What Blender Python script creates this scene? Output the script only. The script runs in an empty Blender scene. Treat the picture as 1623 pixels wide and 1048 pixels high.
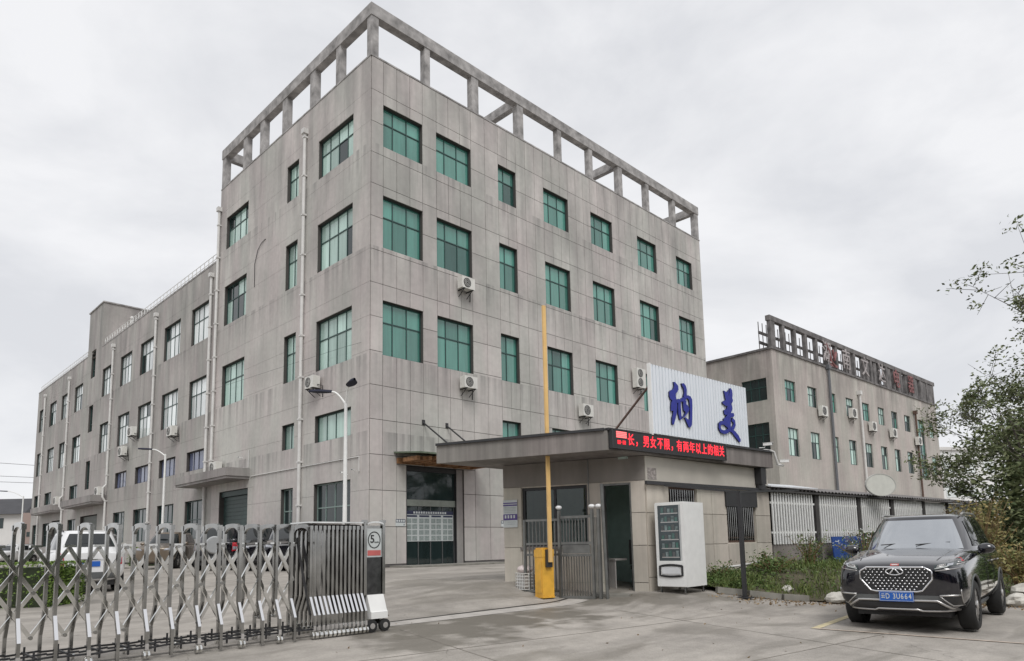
import bpy, bmesh, math, random
from mathutils import Vector, Matrix, noise
from mathutils.bvhtree import BVHTree
random.seed(11)
R = math.radians
scene = bpy.context.scene
COL = scene.collection

# ------------------------------------------------------------------ camera, sky, sun, exposure
cam_data = bpy.data.cameras.new('camera')
cam = bpy.data.objects.new('camera', cam_data)
COL.objects.link(cam)
_r = Vector((0.70834453, -0.7055782, -0.02018497))
_u = Vector((-0.07293058, -0.10159961, 0.9921485))
_f = Vector((0.70208914, 0.70131086, 0.12342575))
cam.matrix_world = Matrix(((_r.x, _u.x, -_f.x, 0), (_r.y, _u.y, -_f.y, 0), (_r.z, _u.z, -_f.z, 1.15), (0, 0, 0, 1)))
cam_data.sensor_fit = 'HORIZONTAL'
cam_data.sensor_width = 36.0
cam_data.lens = 1095.73 / 1623 * 36
cam_data.shift_y = (727.485 - 524) / 1623
cam_data.clip_start = 0.05
cam_data.clip_end = 4000
scene.camera = cam

SUN_EL, SUN_AZ = R(52), R(234)           # azimuth of the sun seen from the yard, from +X towards +Y
world = bpy.data.worlds.new('World')
scene.world = world
world.use_nodes = True
wn, wl = world.node_tree.nodes, world.node_tree.links
wn.clear()
wout = wn.new('ShaderNodeOutputWorld')
wbg = wn.new('ShaderNodeBackground')
wbg.inputs['Strength'].default_value = 0.1
sky = wn.new('ShaderNodeTexSky')
sky.sky_type = 'NISHITA'
sky.sun_disc = False
sky.sun_elevation = SUN_EL
sky.sun_rotation = R(90) - SUN_AZ
wtc = wn.new('ShaderNodeTexCoord')
wmap = wn.new('ShaderNodeMapping')
wmap.inputs['Scale'].default_value = (1.0, 1.0, 2.2)
wmap.inputs['Location'].default_value = (1.7, 0.4, 0.9)
wno = wn.new('ShaderNodeTexNoise')
wno.inputs['Scale'].default_value = 2.3
wno.inputs['Detail'].default_value = 7
wno.inputs['Roughness'].default_value = 0.56
wno.inputs['Distortion'].default_value = 0.35
wramp = wn.new('ShaderNodeValToRGB')
wramp.color_ramp.elements[0].position = 0.38
wramp.color_ramp.elements[0].color = (0.56, 0.568, 0.592, 1)
wramp.color_ramp.elements[1].position = 0.60
wramp.color_ramp.elements[1].color = (0.69, 0.692, 0.706, 1)
wsc = wn.new('ShaderNodeVectorMath'); wsc.operation = 'SCALE'; wsc.inputs['Scale'].default_value = 10.0
wmix = wn.new('ShaderNodeMix'); wmix.data_type = 'RGBA'
wmix.inputs[0].default_value = 0.96
wl.new(wtc.outputs['Generated'], wmap.inputs[0]); wl.new(wmap.outputs[0], wno.inputs['Vector'])
wl.new(wno.outputs[0], wramp.inputs[0]); wl.new(wramp.outputs[0], wsc.inputs[0])
wl.new(sky.outputs[0], wmix.inputs[6]); wl.new(wsc.outputs[0], wmix.inputs[7])
wl.new(wmix.outputs[2], wbg.inputs[0]); wl.new(wbg.outputs[0], wout.inputs[0])

sd = bpy.data.lights.new('sun', 'SUN')
sd.energy = 1.5
sd.angle = R(28)
sd.color = (1.0, 0.985, 0.965)
sun = bpy.data.objects.new('sun', sd)
COL.objects.link(sun)
_sv = Vector((math.cos(SUN_EL) * math.cos(SUN_AZ), math.cos(SUN_EL) * math.sin(SUN_AZ), math.sin(SUN_EL)))
sun.rotation_euler = (-_sv).to_track_quat('-Z', 'Y').to_euler()

vs = scene.view_settings
vs.view_transform = 'Standard'
vs.look = 'None'
vs.exposure = 0.42
vs.gamma = 1.0
vs.use_curve_mapping = False

# ------------------------------------------------------------------ materials
def nodes_of(name):
    m = bpy.data.materials.new(name)
    m.use_nodes = True
    nt = m.node_tree
    return m, nt, nt.nodes, nt.links, nt.nodes['Principled BSDF']

def mat(name, col, rough=0.6, metal=0.0, var=0.12, nscale=6.0, bump=0.0, spec=0.5, coat=0.0, objvar=0.0, stretch=(1, 1, 1), detail=5):
    """plain material with some noise in colour and relief"""
    m, nt, N, L, b = nodes_of(name)
    b.inputs['Roughness'].default_value = rough
    b.inputs['Metallic'].default_value = metal
    b.inputs['Specular IOR Level'].default_value = spec
    b.inputs['Coat Weight'].default_value = coat
    b.inputs['Coat Roughness'].default_value = 0.04
    geo = N.new('ShaderNodeNewGeometry')
    mp = N.new('ShaderNodeMapping'); mp.inputs['Scale'].default_value = stretch
    no = N.new('ShaderNodeTexNoise'); no.inputs['Scale'].default_value = nscale; no.inputs['Detail'].default_value = detail
    L.new(geo.outputs['Position'], mp.inputs[0]); L.new(mp.outputs[0], no.inputs['Vector'])
    rp = N.new('ShaderNodeMapRange')
    rp.inputs[1].default_value = 0.25; rp.inputs[2].default_value = 0.75
    rp.inputs[3].default_value = 1 - var; rp.inputs[4].default_value = 1 + var
    L.new(no.outputs[0], rp.inputs[0])
    v = rp.outputs[0]
    if objvar:
        oi = N.new('ShaderNodeObjectInfo')
        r2 = N.new('ShaderNodeMapRange'); r2.inputs[3].default_value = 1 - objvar; r2.inputs[4].default_value = 1 + objvar
        L.new(oi.outputs['Random'], r2.inputs[0])
        mm = N.new('ShaderNodeMath'); mm.operation = 'MULTIPLY'
        L.new(v, mm.inputs[0]); L.new(r2.outputs[0], mm.inputs[1]); v = mm.outputs[0]
    sc = N.new('ShaderNodeVectorMath'); sc.operation = 'SCALE'; sc.inputs[0].default_value = col[:3]
    L.new(v, sc.inputs['Scale']); L.new(sc.outputs[0], b.inputs['Base Color'])
    if bump:
        bp = N.new('ShaderNodeBump'); bp.inputs['Strength'].default_value = bump; bp.inputs['Distance'].default_value = 0.02
        L.new(no.outputs[0], bp.inputs['Height']); L.new(bp.outputs[0], b.inputs['Normal'])
    return m

def wall_mat(name, col, grime=0.55, z0=12.0, z1=21.5, streak=0.09, objvar=0.08, gcol=(0.15, 0.145, 0.145), sills=()):
    """weathered stone cladding: vertical streaks, run-off grime getting heavier towards the unprotected top"""
    m, nt, N, L, b = nodes_of(name)
    b.inputs['Roughness'].default_value = 0.72
    b.inputs['Specular IOR Level'].default_value = 0.3
    geo = N.new('ShaderNodeNewGeometry')
    def nz(scale, st, det=4, dist=0.0):
        mp = N.new('ShaderNodeMapping'); mp.inputs['Scale'].default_value = st
        n = N.new('ShaderNodeTexNoise'); n.inputs['Scale'].default_value = scale; n.inputs['Detail'].default_value = det
        n.inputs['Distortion'].default_value = dist
        L.new(geo.outputs['Position'], mp.inputs[0]); L.new(mp.outputs[0], n.inputs['Vector'])
        return n.outputs[0]
    def rng(x, a, bb, c, d):
        r = N.new('ShaderNodeMapRange'); r.inputs[1].default_value = a; r.inputs[2].default_value = bb
        r.inputs[3].default_value = c; r.inputs[4].default_value = d
        L.new(x, r.inputs[0]); return r.outputs[0]
    def mul(a, c):
        r = N.new('ShaderNodeMath'); r.operation = 'MULTIPLY'; L.new(a, r.inputs[0])
        if isinstance(c, (int, float)): r.inputs[1].default_value = c
        else: L.new(c, r.inputs[1])
        return r.outputs[0]
    fine = nz(1.0, (9, 9, 0.12), 3)
    broad = nz(0.32, (1, 1, 1), 4)
    run = nz(1.0, (1.3, 1.3, 0.24), 6, 0.5)
    spots = nz(5.0, (1, 1, 1), 6)
    tint = nz(0.6, (1, 1, 0.35), 3)
    f = mul(rng(fine, 0.3, 0.7, 1 - streak, 1 + streak), rng(broad, 0.3, 0.7, 0.84, 1.12))
    f = mul(f, rng(spots, 0.3, 0.75, 1.05, 0.93))
    oi = N.new('ShaderNodeObjectInfo')
    f = mul(f, rng(oi.outputs['Random'], 0, 1, 1 - objvar, 1 + objvar))
    tm = N.new('ShaderNodeMix'); tm.data_type = 'RGBA'
    tm.inputs[6].default_value = (col[0] * 1.02, col[1] * 0.985, col[2] * 0.99, 1)
    tm.inputs[7].default_value = (col[0] * 0.97, col[1] * 1.01, col[2] * 0.98, 1)
    L.new(rng(tint, 0.35, 0.65, 0, 1), tm.inputs[0])
    sc = N.new('ShaderNodeVectorMath'); sc.operation = 'SCALE'
    L.new(tm.outputs[2], sc.inputs[0]); L.new(f, sc.inputs['Scale'])
    sx = N.new('ShaderNodeSeparateXYZ'); L.new(geo.outputs['Position'], sx.inputs[0])
    up = rng(sx.outputs['Z'], z0, z1, 0.10, 1.0)
    g = mul(mul(rng(run, 0.36, 0.68, 0.0, 1.0), up), grime)
    if sills:
        acc = None
        for sz in sills:
            below = mul(rng(sx.outputs['Z'], sz - 1.9, sz, 0.0, 1.0), rng(sx.outputs['Z'], sz, sz + .02, 1.0, 0.0))
            if acc is None: acc = below
            else:
                q = N.new('ShaderNodeMath'); q.operation = 'ADD'; L.new(acc, q.inputs[0]); L.new(below, q.inputs[1]); acc = q.outputs[0]
        drip = mul(mul(acc, rng(nz(1.0, (3.2, 3.2, 0.10), 5), 0.40, 0.64, 0.0, 1.0)), 0.55)
        q = N.new('ShaderNodeMath'); q.operation = 'MAXIMUM'; L.new(g, q.inputs[0]); L.new(drip, q.inputs[1]); g = q.outputs[0]
    mx = N.new('ShaderNodeMix'); mx.data_type = 'RGBA'
    L.new(g, mx.inputs[0]); L.new(sc.outputs[0], mx.inputs[6]); mx.inputs[7].default_value = (*gcol, 1)
    L.new(mx.outputs[2], b.inputs['Base Color'])
    bp = N.new('ShaderNodeBump'); bp.inputs['Strength'].default_value = 0.25; bp.inputs['Distance'].default_value = 0.01
    L.new(fine, bp.inputs['Height']); L.new(bp.outputs[0], b.inputs['Normal'])
    return m

def glass_mat(name, col, rough=0.04, ior=1.6, objvar=0.18, wav=0.06, spec=0.5):
    """tinted reflective glazing, opaque body colour under a clear gloss, slightly wavy"""
    m, nt, N, L, b = nodes_of(name)
    b.inputs['Roughness'].default_value = rough
    b.inputs['IOR'].default_value = ior
    b.inputs['Specular IOR Level'].default_value = spec
    oi = N.new('ShaderNodeObjectInfo')
    r2 = N.new('ShaderNodeMapRange'); r2.inputs[3].default_value = 1 - objvar; r2.inputs[4].default_value = 1 + objvar
    L.new(oi.outputs['Random'], r2.inputs[0])
    geo = N.new('ShaderNodeNewGeometry')
    mp = N.new('ShaderNodeMapping'); mp.inputs['Scale'].default_value = (5, 5, 0.5)
    no = N.new('ShaderNodeTexNoise'); no.inputs['Scale'].default_value = 1.0; no.inputs['Detail'].default_value = 3
    L.new(geo.outputs['Position'], mp.inputs[0]); L.new(mp.outputs[0], no.inputs['Vector'])
    r3 = N.new('ShaderNodeMapRange'); r3.inputs[1].default_value = .3; r3.inputs[2].default_value = .7; r3.inputs[3].default_value = 0.86; r3.inputs[4].default_value = 1.12
    L.new(no.outputs[0], r3.inputs[0])
    mm = N.new('ShaderNodeMath'); mm.operation = 'MULTIPLY'; L.new(r2.outputs[0], mm.inputs[0]); L.new(r3.outputs[0], mm.inputs[1])
    sc = N.new('ShaderNodeVectorMath'); sc.operation = 'SCALE'; sc.inputs[0].default_value = col[:3]
    L.new(mm.outputs[0], sc.inputs['Scale']); L.new(sc.outputs[0], b.inputs['Base Color'])
    n2 = N.new('ShaderNodeTexNoise'); n2.inputs['Scale'].default_value = 1.1; n2.inputs['Detail'].default_value = 2
    L.new(geo.outputs['Position'], n2.inputs['Vector'])
    bp = N.new('ShaderNodeBump'); bp.inputs['Strength'].default_value = wav; bp.inputs['Distance'].default_value = 0.1
    L.new(n2.outputs[0], bp.inputs['Height']); L.new(bp.outputs[0], b.inputs['Normal'])
    return m

def concrete_mat(name, col, dark, patches=()):
    """yard concrete: mottled, stained, wheel-dirt; patches are (x, y, radius, amount) of old wet or oily stains"""
    m, nt, N, L, b = nodes_of(name)
    geo = N.new('ShaderNodeNewGeometry')
    def nz(scale, st=(1, 1, 1), det=6, dist=0.0):
        mp = N.new('ShaderNodeMapping'); mp.inputs['Scale'].default_value = st
        n = N.new('ShaderNodeTexNoise'); n.inputs['Scale'].default_value = scale; n.inputs['Detail'].default_value = det; n.inputs['Distortion'].default_value = dist
        L.new(geo.outputs['Position'], mp.inputs[0]); L.new(mp.outputs[0], n.inputs['Vector']); return n.outputs[0]
    def rng(x, a, bb, c, d, clamp=True):
        r = N.new('ShaderNodeMapRange'); r.inputs[1].default_value = a; r.inputs[2].default_value = bb; r.inputs[3].default_value = c; r.inputs[4].default_value = d
        L.new(x, r.inputs[0]); return r.outputs[0]
    def op(o, a, c):
        r = N.new('ShaderNodeMath'); r.operation = o
        for i, q in enumerate((a, c)):
            if isinstance(q, (int, float)): r.inputs[i].default_value = q
            else: L.new(q, r.inputs[i])
        return r.outputs[0]
    big = nz(0.35, (1, 1, 1), 5, 0.6); mid = nz(1.6, (1, 1.3, 1), 6); fine = nz(55, (1, 1, 1), 3); grit = nz(9, (1, 1, 1), 6)
    blot = nz(0.9, (0.6, 1.6, 1), 6, 0.8)
    f = op('MULTIPLY', rng(big, .3, .7, .82, 1.16), rng(mid, .3, .7, .86, 1.12))
    tyre = nz(1.0, (.22, 2.6, 1), 5, .5)
    f = op('MULTIPLY', f, rng(tyre, .35, .7, 1.06, .84))
    f = op('MULTIPLY', f, rng(fine, .3, .7, .86, 1.12)); f = op('MULTIPLY', f, rng(grit, .3, .7, .93, 1.06))
    amt = rng(blot, .50, .68, 0, .55)
    oil = nz(2.2, (1, 1, 1), 3, .2); amt = op('MAXIMUM', amt, rng(oil, .66, .74, 0, .45))
    for (x, y, rad, a) in patches:
        d = N.new('ShaderNodeVectorMath'); d.operation = 'DISTANCE'; d.inputs[1].default_value = (x, y, 0)
        L.new(geo.outputs['Position'], d.inputs[0])
        wob = op('ADD', d.outputs['Value'], rng(mid, .2, .8, -rad * .7, rad * .7))
        amt = op('MAXIMUM', amt, rng(wob, rad * .55, rad, a, 0))
    sc = N.new('ShaderNodeVectorMath'); sc.operation = 'SCALE'; sc.inputs[0].default_value = col
    L.new(f, sc.inputs['Scale'])
    mx = N.new('ShaderNodeMix'); mx.data_type = 'RGBA'
    L.new(amt, mx.inputs[0]); L.new(sc.outputs[0], mx.inputs[6]); mx.inputs[7].default_value = (*dark, 1)
    # fine cracks
    vo = N.new('ShaderNodeTexVoronoi'); vo.feature = 'DISTANCE_TO_EDGE'; vo.inputs['Scale'].default_value = 0.22
    dn = N.new('ShaderNodeTexNoise'); dn.inputs['Scale'].default_value = 1.2; dn.inputs['Detail'].default_value = 4
    L.new(geo.outputs['Position'], dn.inputs['Vector'])
    ad = N.new('ShaderNodeVectorMath'); ad.operation = 'MULTIPLY_ADD'; ad.inputs[1].default_value = (1.3, 1.3, 0)
    L.new(dn.outputs[1], ad.inputs[0]); L.new(geo.outputs['Position'], ad.inputs[2]); L.new(ad.outputs[0], vo.inputs['Vector'])
    cr = rng(vo.outputs['Distance'], 0.0, 0.0022, .4, 0)
    m2 = N.new('ShaderNodeMix'); m2.data_type = 'RGBA'
    L.new(cr, m2.inputs[0]); L.new(mx.outputs[2], m2.inputs[6]); m2.inputs[7].default_value = (.05, .045, .04, 1)
    L.new(m2.outputs[2], b.inputs['Base Color'])
    L.new(rng(amt, 0, .5, .78, .55), b.inputs['Roughness'])
    b.inputs['Specular IOR Level'].default_value = .35
    bp = N.new('ShaderNodeBump'); bp.inputs['Strength'].default_value = .3; bp.inputs['Distance'].default_value = .01
    L.new(fine, bp.inputs['Height']); L.new(bp.outputs[0], b.inputs['Normal'])
    return m

def leaf_mat(name, a, bcol, rough=.55):
    m, nt, N, L, b = nodes_of(name)
    geo = N.new('ShaderNodeNewGeometry')
    no = N.new('ShaderNodeTexNoise'); no.inputs['Scale'].default_value = 2.3; no.inputs['Detail'].default_value = 4
    L.new(geo.outputs['Position'], no.inputs['Vector'])
    n3 = N.new('ShaderNodeMix'); n3.data_type = 'RGBA'; n3.inputs[6].default_value = (*a, 1); n3.inputs[7].default_value = (*bcol, 1)
    ri = N.new('ShaderNodeMath'); ri.operation = 'ADD'
    L.new(geo.outputs['Random Per Island'], ri.inputs[0]); L.new(no.outputs[0], ri.inputs[1])
    r = N.new('ShaderNodeMapRange'); r.inputs[1].default_value = .35; r.inputs[2].default_value = 1.35
    L.new(ri.outputs[0], r.inputs[0]); L.new(r.outputs[0], n3.inputs[0])
    L.new(n3.outputs[2], b.inputs['Base Color'])
    b.inputs['Roughness'].default_value = rough
    b.inputs['Specular IOR Level'].default_value = .3
    b.inputs['Transmission Weight'].default_value = 0.0
    b.inputs['Subsurface Weight'].default_value = 0.0
    return m

def emit_mat(name, col, strength):
    m, nt, N, L, b = nodes_of(name)
    b.inputs['Base Color'].default_value = (*[c * .3 for c in col], 1)
    b.inputs['Emission Color'].default_value = (*col, 1)
    b.inputs['Emission Strength'].default_value = strength
    return m

M = {}
M['stone'] = wall_mat('stone_cladding', (.466, .440, .420), grime=.48, streak=.038, z0=8.0, z1=21.0, sills=(17.62, 13.2, 8.76, 5.66), gcol=(.155, .15, .147))
M['stone_wing'] = wall_mat('wing_cladding', (.40, .378, .36), grime=.6, streak=.05, z0=2.0, z1=18.0, sills=(13.15, 8.74, 5.7), gcol=(.14, .135, .132))
M['stone_joint'] = mat('joint_shadow_gap', (.07, .064, .06), .9, var=.1)
M['stone_guard'] = wall_mat('guardhouse_tiles', (.50, .465, .405), grime=.4, z0=-1, z1=4, gcol=(.22, .2, .17))
M['stone_far'] = wall_mat('far_render', (.44, .405, .375), grime=.7, z0=10, z1=16.5, gcol=(.15, .14, .13))
M['frame_conc'] = mat('weathered_frame_concrete', (.31, .298, .29), .85, var=.5, nscale=2.6, bump=.5, detail=8)
M['frame_far'] = mat('blackened_frame_concrete', (.14, .132, .13), .85, var=.6, nscale=1.6, bump=.4, detail=8)
M['plinth'] = mat('dark_plinth_stone', (.10, .092, .088), .7, var=.2, nscale=3)
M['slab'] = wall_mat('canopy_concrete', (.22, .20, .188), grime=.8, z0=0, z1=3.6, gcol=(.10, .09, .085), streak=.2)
M['slab2'] = wall_mat('door_canopy_concrete', (.31, .29, .28), grime=.6, z0=0, z1=6, gcol=(.12, .11, .11))
M['win_green'] = mat('green_aluminium', (.022, .058, .052), .4, var=.1, spec=.5)
M['win_pale'] = mat('pale_green_aluminium', (.20, .27, .245), .4, var=.1)
M['pane'] = glass_mat('teal_reflective_glass', (.085, .25, .205), ior=1.8, objvar=.34, wav=.12)
M['pane_deep'] = glass_mat('deep_green_glass', (.03, .095, .08), ior=1.75, objvar=.3, wav=.12)
M['pane_pale'] = glass_mat('sky_pale_green_glass', (.40, .55, .49), ior=1.7, objvar=.32, wav=.12)  # green tint with the reflected sky put into its pale base colour
M['pane_white'] = glass_mat('sky_white_glass', (.74, .78, .775), ior=1.7, objvar=.28, wav=.12)  # sky reflection painted in as a whitish base colour
M['pane_dark'] = glass_mat('dark_glass', (.018, .03, .03), ior=1.6)
M['pane_blue'] = glass_mat('blue_filmed_glass', (.14, .16, .25), ior=1.6)
M['dark_metal'] = mat('dark_painted_metal', (.028, .028, .03), .5, var=.15)
M['brown_metal'] = mat('rusty_brown_metal', (.10, .06, .045), .75, var=.4, nscale=9)
M['pvc'] = mat('white_pvc', (.60, .59, .57), .5, var=.1, nscale=3)
M['white_paint'] = mat('white_paint', (.74, .74, .72), .4, var=.06)
M['ac_white'] = mat('aged_white_enamel', (.62, .61, .57), .45, var=.1, nscale=4)
M['black_plastic'] = mat('black_plastic', (.02, .02, .021), .5, var=.1)
M['rubber'] = mat('tyre_rubber', (.018, .018, .018), .8, var=.2)
M['steel'] = mat('stainless_steel', (.70, .70, .68), .10, metal=1, var=.2, nscale=5)
M['steel_dull'] = mat('dull_stainless_steel', (.35, .35, .34), .15, metal=1, var=.25, nscale=4)
M['chrome'] = mat('chrome', (.75, .75, .76), .12, metal=1, var=.03)
M['galv'] = mat('grey_gate_steel', (.17, .172, .165), .42, metal=.6, var=.25, nscale=6)
M['ball'] = mat('white_ball_cap', (.8, .8, .8), .25, var=.02)
M['yellow'] = mat('yellow_paint', (.68, .37, .045), .5, var=.22, nscale=5, bump=.1)
M['orange'] = mat('faded_yellow_boom_paint', (.70, .45, .17), .5, var=.12, nscale=3)
M['ground'] = concrete_mat('yard_concrete', (.345, .318, .285), (.135, .122, .10),
    patches=((6.3, 7.9, 1.25, .85), (7.6, 8.05, 1.25, .9), (8.8, 7.9, 1.0, .8), (5.6, 7.2, .9, .7), (10.9, 8.3, .8, .75), (13.6, 6.9, .7, .5), (9.6, 12.5, 1.5, .45), (7.2, 12.0, 1.1, .4), (9.0, 5.4, .7, .4), (11.2, 7.4, .6, .6), (12.2, 6.9, .5, .6), (10.9, 10.4, .7, .5)))
M['strip'] = mat('pale_track_concrete', (.40, .375, .345), .8, var=.2, nscale=4)
M['groove'] = mat('dark_steel_track', (.035, .032, .03), .6, metal=.3, var=.2)
M['line'] = mat('worn_line_paint', (.52, .45, .28), .7, var=.3, nscale=7)
M['line_pink'] = mat('worn_pale_line_paint', (.48, .40, .33), .7, var=.3, nscale=7)
M['kerb'] = mat('kerb_concrete', (.22, .21, .185), .85, var=.3, nscale=3, bump=.4)
M['soil'] = mat('weedy_soil', (.075, .066, .04), .95, var=.5, nscale=2.5, bump=.8)
M['grass'] = leaf_mat('grass_blades', (.075, .115, .032), (.16, .19, .06))
M['weed'] = leaf_mat('weed_leaves', (.05, .10, .025), (.12, .17, .05))
M['leaf'] = leaf_mat('tree_leaves', (.058, .088, .032), (.17, .19, .09))
M['leaf_dark'] = leaf_mat('dark_leaves', (.028, .055, .022), (.085, .12, .045))
M['hedge'] = leaf_mat('hedge_leaves', (.05, .10, .02), (.17, .25, .05))
M['dry'] = leaf_mat('yellowing_leaves', (.13, .15, .05), (.30, .24, .10))
M['flower'] = leaf_mat('white_petals', (.62, .65, .62), (.75, .76, .74))
M['bark'] = mat('bark', (.075, .065, .052), .9, var=.35, nscale=8, bump=.6)
M['twig'] = mat('dry_twigs', (.24, .16, .085), .85, var=.3, nscale=8)
M['sign_white'] = mat('white_corrugated_steel', (.70, .735, .775), .38, var=.05, nscale=1.5, stretch=(4, 4, .5))
M['blue_letter'] = mat('royal_blue_acrylic', (.022, .030, .26), .45, var=.15, nscale=8, spec=.3)
M['letter_side'] = mat('shaded_letter_return', (.012, .016, .06), .4)  # darker blue paints the shading of the letter sides
M['led_red'] = emit_mat('red_led', (1.0, .03, .05), 1.15)
M['led_pink'] = emit_mat('bright_red_led', (1.0, .16, .16), 1.3)
M['poster'] = mat('white_board', (.52, .55, .545), .35, var=.06)
M['poster_ink'] = mat('dark_navy_print', (.025, .03, .07), .5)
M['poster_grey'] = mat('grey_print', (.25, .29, .28), .5, var=.3, nscale=14)
M['purple'] = mat('purple_print', (.09, .055, .22), .5)
M['red_print'] = mat('red_print', (.50, .12, .11), .5)
M['blue_sheet'] = mat('blue_painted_sheet', (.012, .055, .24), .5, var=.12, nscale=2)
M['lamp_shell'] = mat('dark_blue_lamp_shell', (.018, .019, .035), .65, spec=.2)
M['shed_roof'] = mat('grey_corrugated_roof', (.16, .15, .145), .6, var=.4, nscale=2)
M['shed_light'] = mat('white_roof_sheet', (.60, .62, .64), .4, var=.1)
M['shed_dark'] = mat('dark_shed_boards', (.055, .052, .05), .85, var=.4, nscale=2)
M['car_black'] = mat('black_car_paint', (.003, .003, .007), .10, var=.03, spec=.3, coat=1.0)
M['car_black'].node_tree.nodes['Principled BSDF'].inputs['Coat IOR'].default_value = 1.68
M['car_white'] = mat('white_car_paint', (.72, .72, .72), .25, var=.03, coat=.8)
M['car_silver'] = mat('silver_car_paint', (.42, .43, .43), .3, metal=.5, var=.05, coat=.6)
M['car_beige'] = mat('bronze_car_paint', (.17, .135, .10), .3, metal=.4, var=.06, coat=.6)
M['car_glass'] = glass_mat('car_glass', (.012, .015, .016), ior=1.65, objvar=0.02, wav=.0)
M['car_screen'] = mat('sky_mirror_windscreen', (.50, .52, .54), .07, metal=.9, var=.02)  # grey metal base imitates the bright sky reflected in the glass
M['trim'] = mat('grey_car_trim', (.11, .115, .115), .45, metal=.3, var=.1)
M['silver_trim'] = mat('satin_silver_trim', (.50, .49, .48), .3, metal=.8, var=.05)
def clear_mat(name, tint, gloss):
    m, nt, N, L, b = nodes_of(name)
    tr = N.new('ShaderNodeBsdfTransparent'); tr.inputs[0].default_value = (*tint, 1)
    gl = N.new('ShaderNodeBsdfGlossy'); gl.inputs['Roughness'].default_value = .03
    fr = N.new('ShaderNodeFresnel'); fr.inputs['IOR'].default_value = gloss
    mx = N.new('ShaderNodeMixShader'); L.new(fr.outputs[0], mx.inputs[0]); L.new(tr.outputs[0], mx.inputs[1]); L.new(gl.outputs[0], mx.inputs[2])
    L.new(mx.outputs[0], N['Material Output'].inputs[0]); return m
M['clear'] = clear_mat('clear_window_glass', (.62, .70, .68), 1.6)
M['lens'] = glass_mat('lamp_lens', (.30, .31, .34), ior=1.6, objvar=0.0, wav=.0)
M['tail_red'] = glass_mat('red_tail_lens', (.42, .02, .03), ior=1.5, objvar=.1, wav=.0)
M['plate_blue'] = mat('blue_number_plate', (.012, .10, .42), .4, var=.05)
M['rust'] = mat('rusty_sheet', (.25, .13, .06), .85, var=.5, nscale=7, bump=.6)
M['mould_green'] = mat('mossy_glass_edge', (.11, .14, .095), .5, var=.3, nscale=5)
M['stone_white'] = mat('pale_rubble', (.52, .50, .45), .8, var=.25, nscale=6, bump=.5)
M['dead_leaf'] = leaf_mat('fallen_leaves', (.16, .10, .05), (.26, .19, .11))
M['roof_dark'] = mat('dark_tiled_roof', (.055, .055, .06), .8, var=.15, nscale=1)
M['house_white'] = mat('whitewashed_wall', (.60, .59, .57), .8, var=.1, nscale=.4)
M['house_pink'] = mat('pinkish_wall', (.30, .23, .205), .8, var=.1, nscale=.5)
M['far_white'] = mat('distant_white_render', (.70, .70, .69), .8, var=.05, nscale=.2)
M['interior'] = mat('dim_interior_paint', (.42, .52, .48), .8, var=.1)
M['floor_in'] = mat('dark_floor_tiles', (.05, .047, .045), .5, var=.2)
M['desk'] = mat('pale_desk_laminate', (.42, .40, .38), .5)
M['wire'] = mat('black_cable', (.03, .03, .032), .6)
M['grey_cable'] = mat('distant_cable', (.20, .20, .21), .6)
M['vend_goods'] = mat('packaged_goods', (.16, .20, .20), .5, var=.6, nscale=16, detail=2)
M['vend_glass'] = glass_mat('vending_glass', (.045, .06, .065), ior=1.5, objvar=0, wav=.0)
M['rust_letter'] = mat('faded_red_letters', (.22, .095, .095), .7, var=.4, nscale=2)
M['pale_letter'] = mat('bare_metal_letters', (.34, .31, .305), .6, var=.3, nscale=2)

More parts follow.
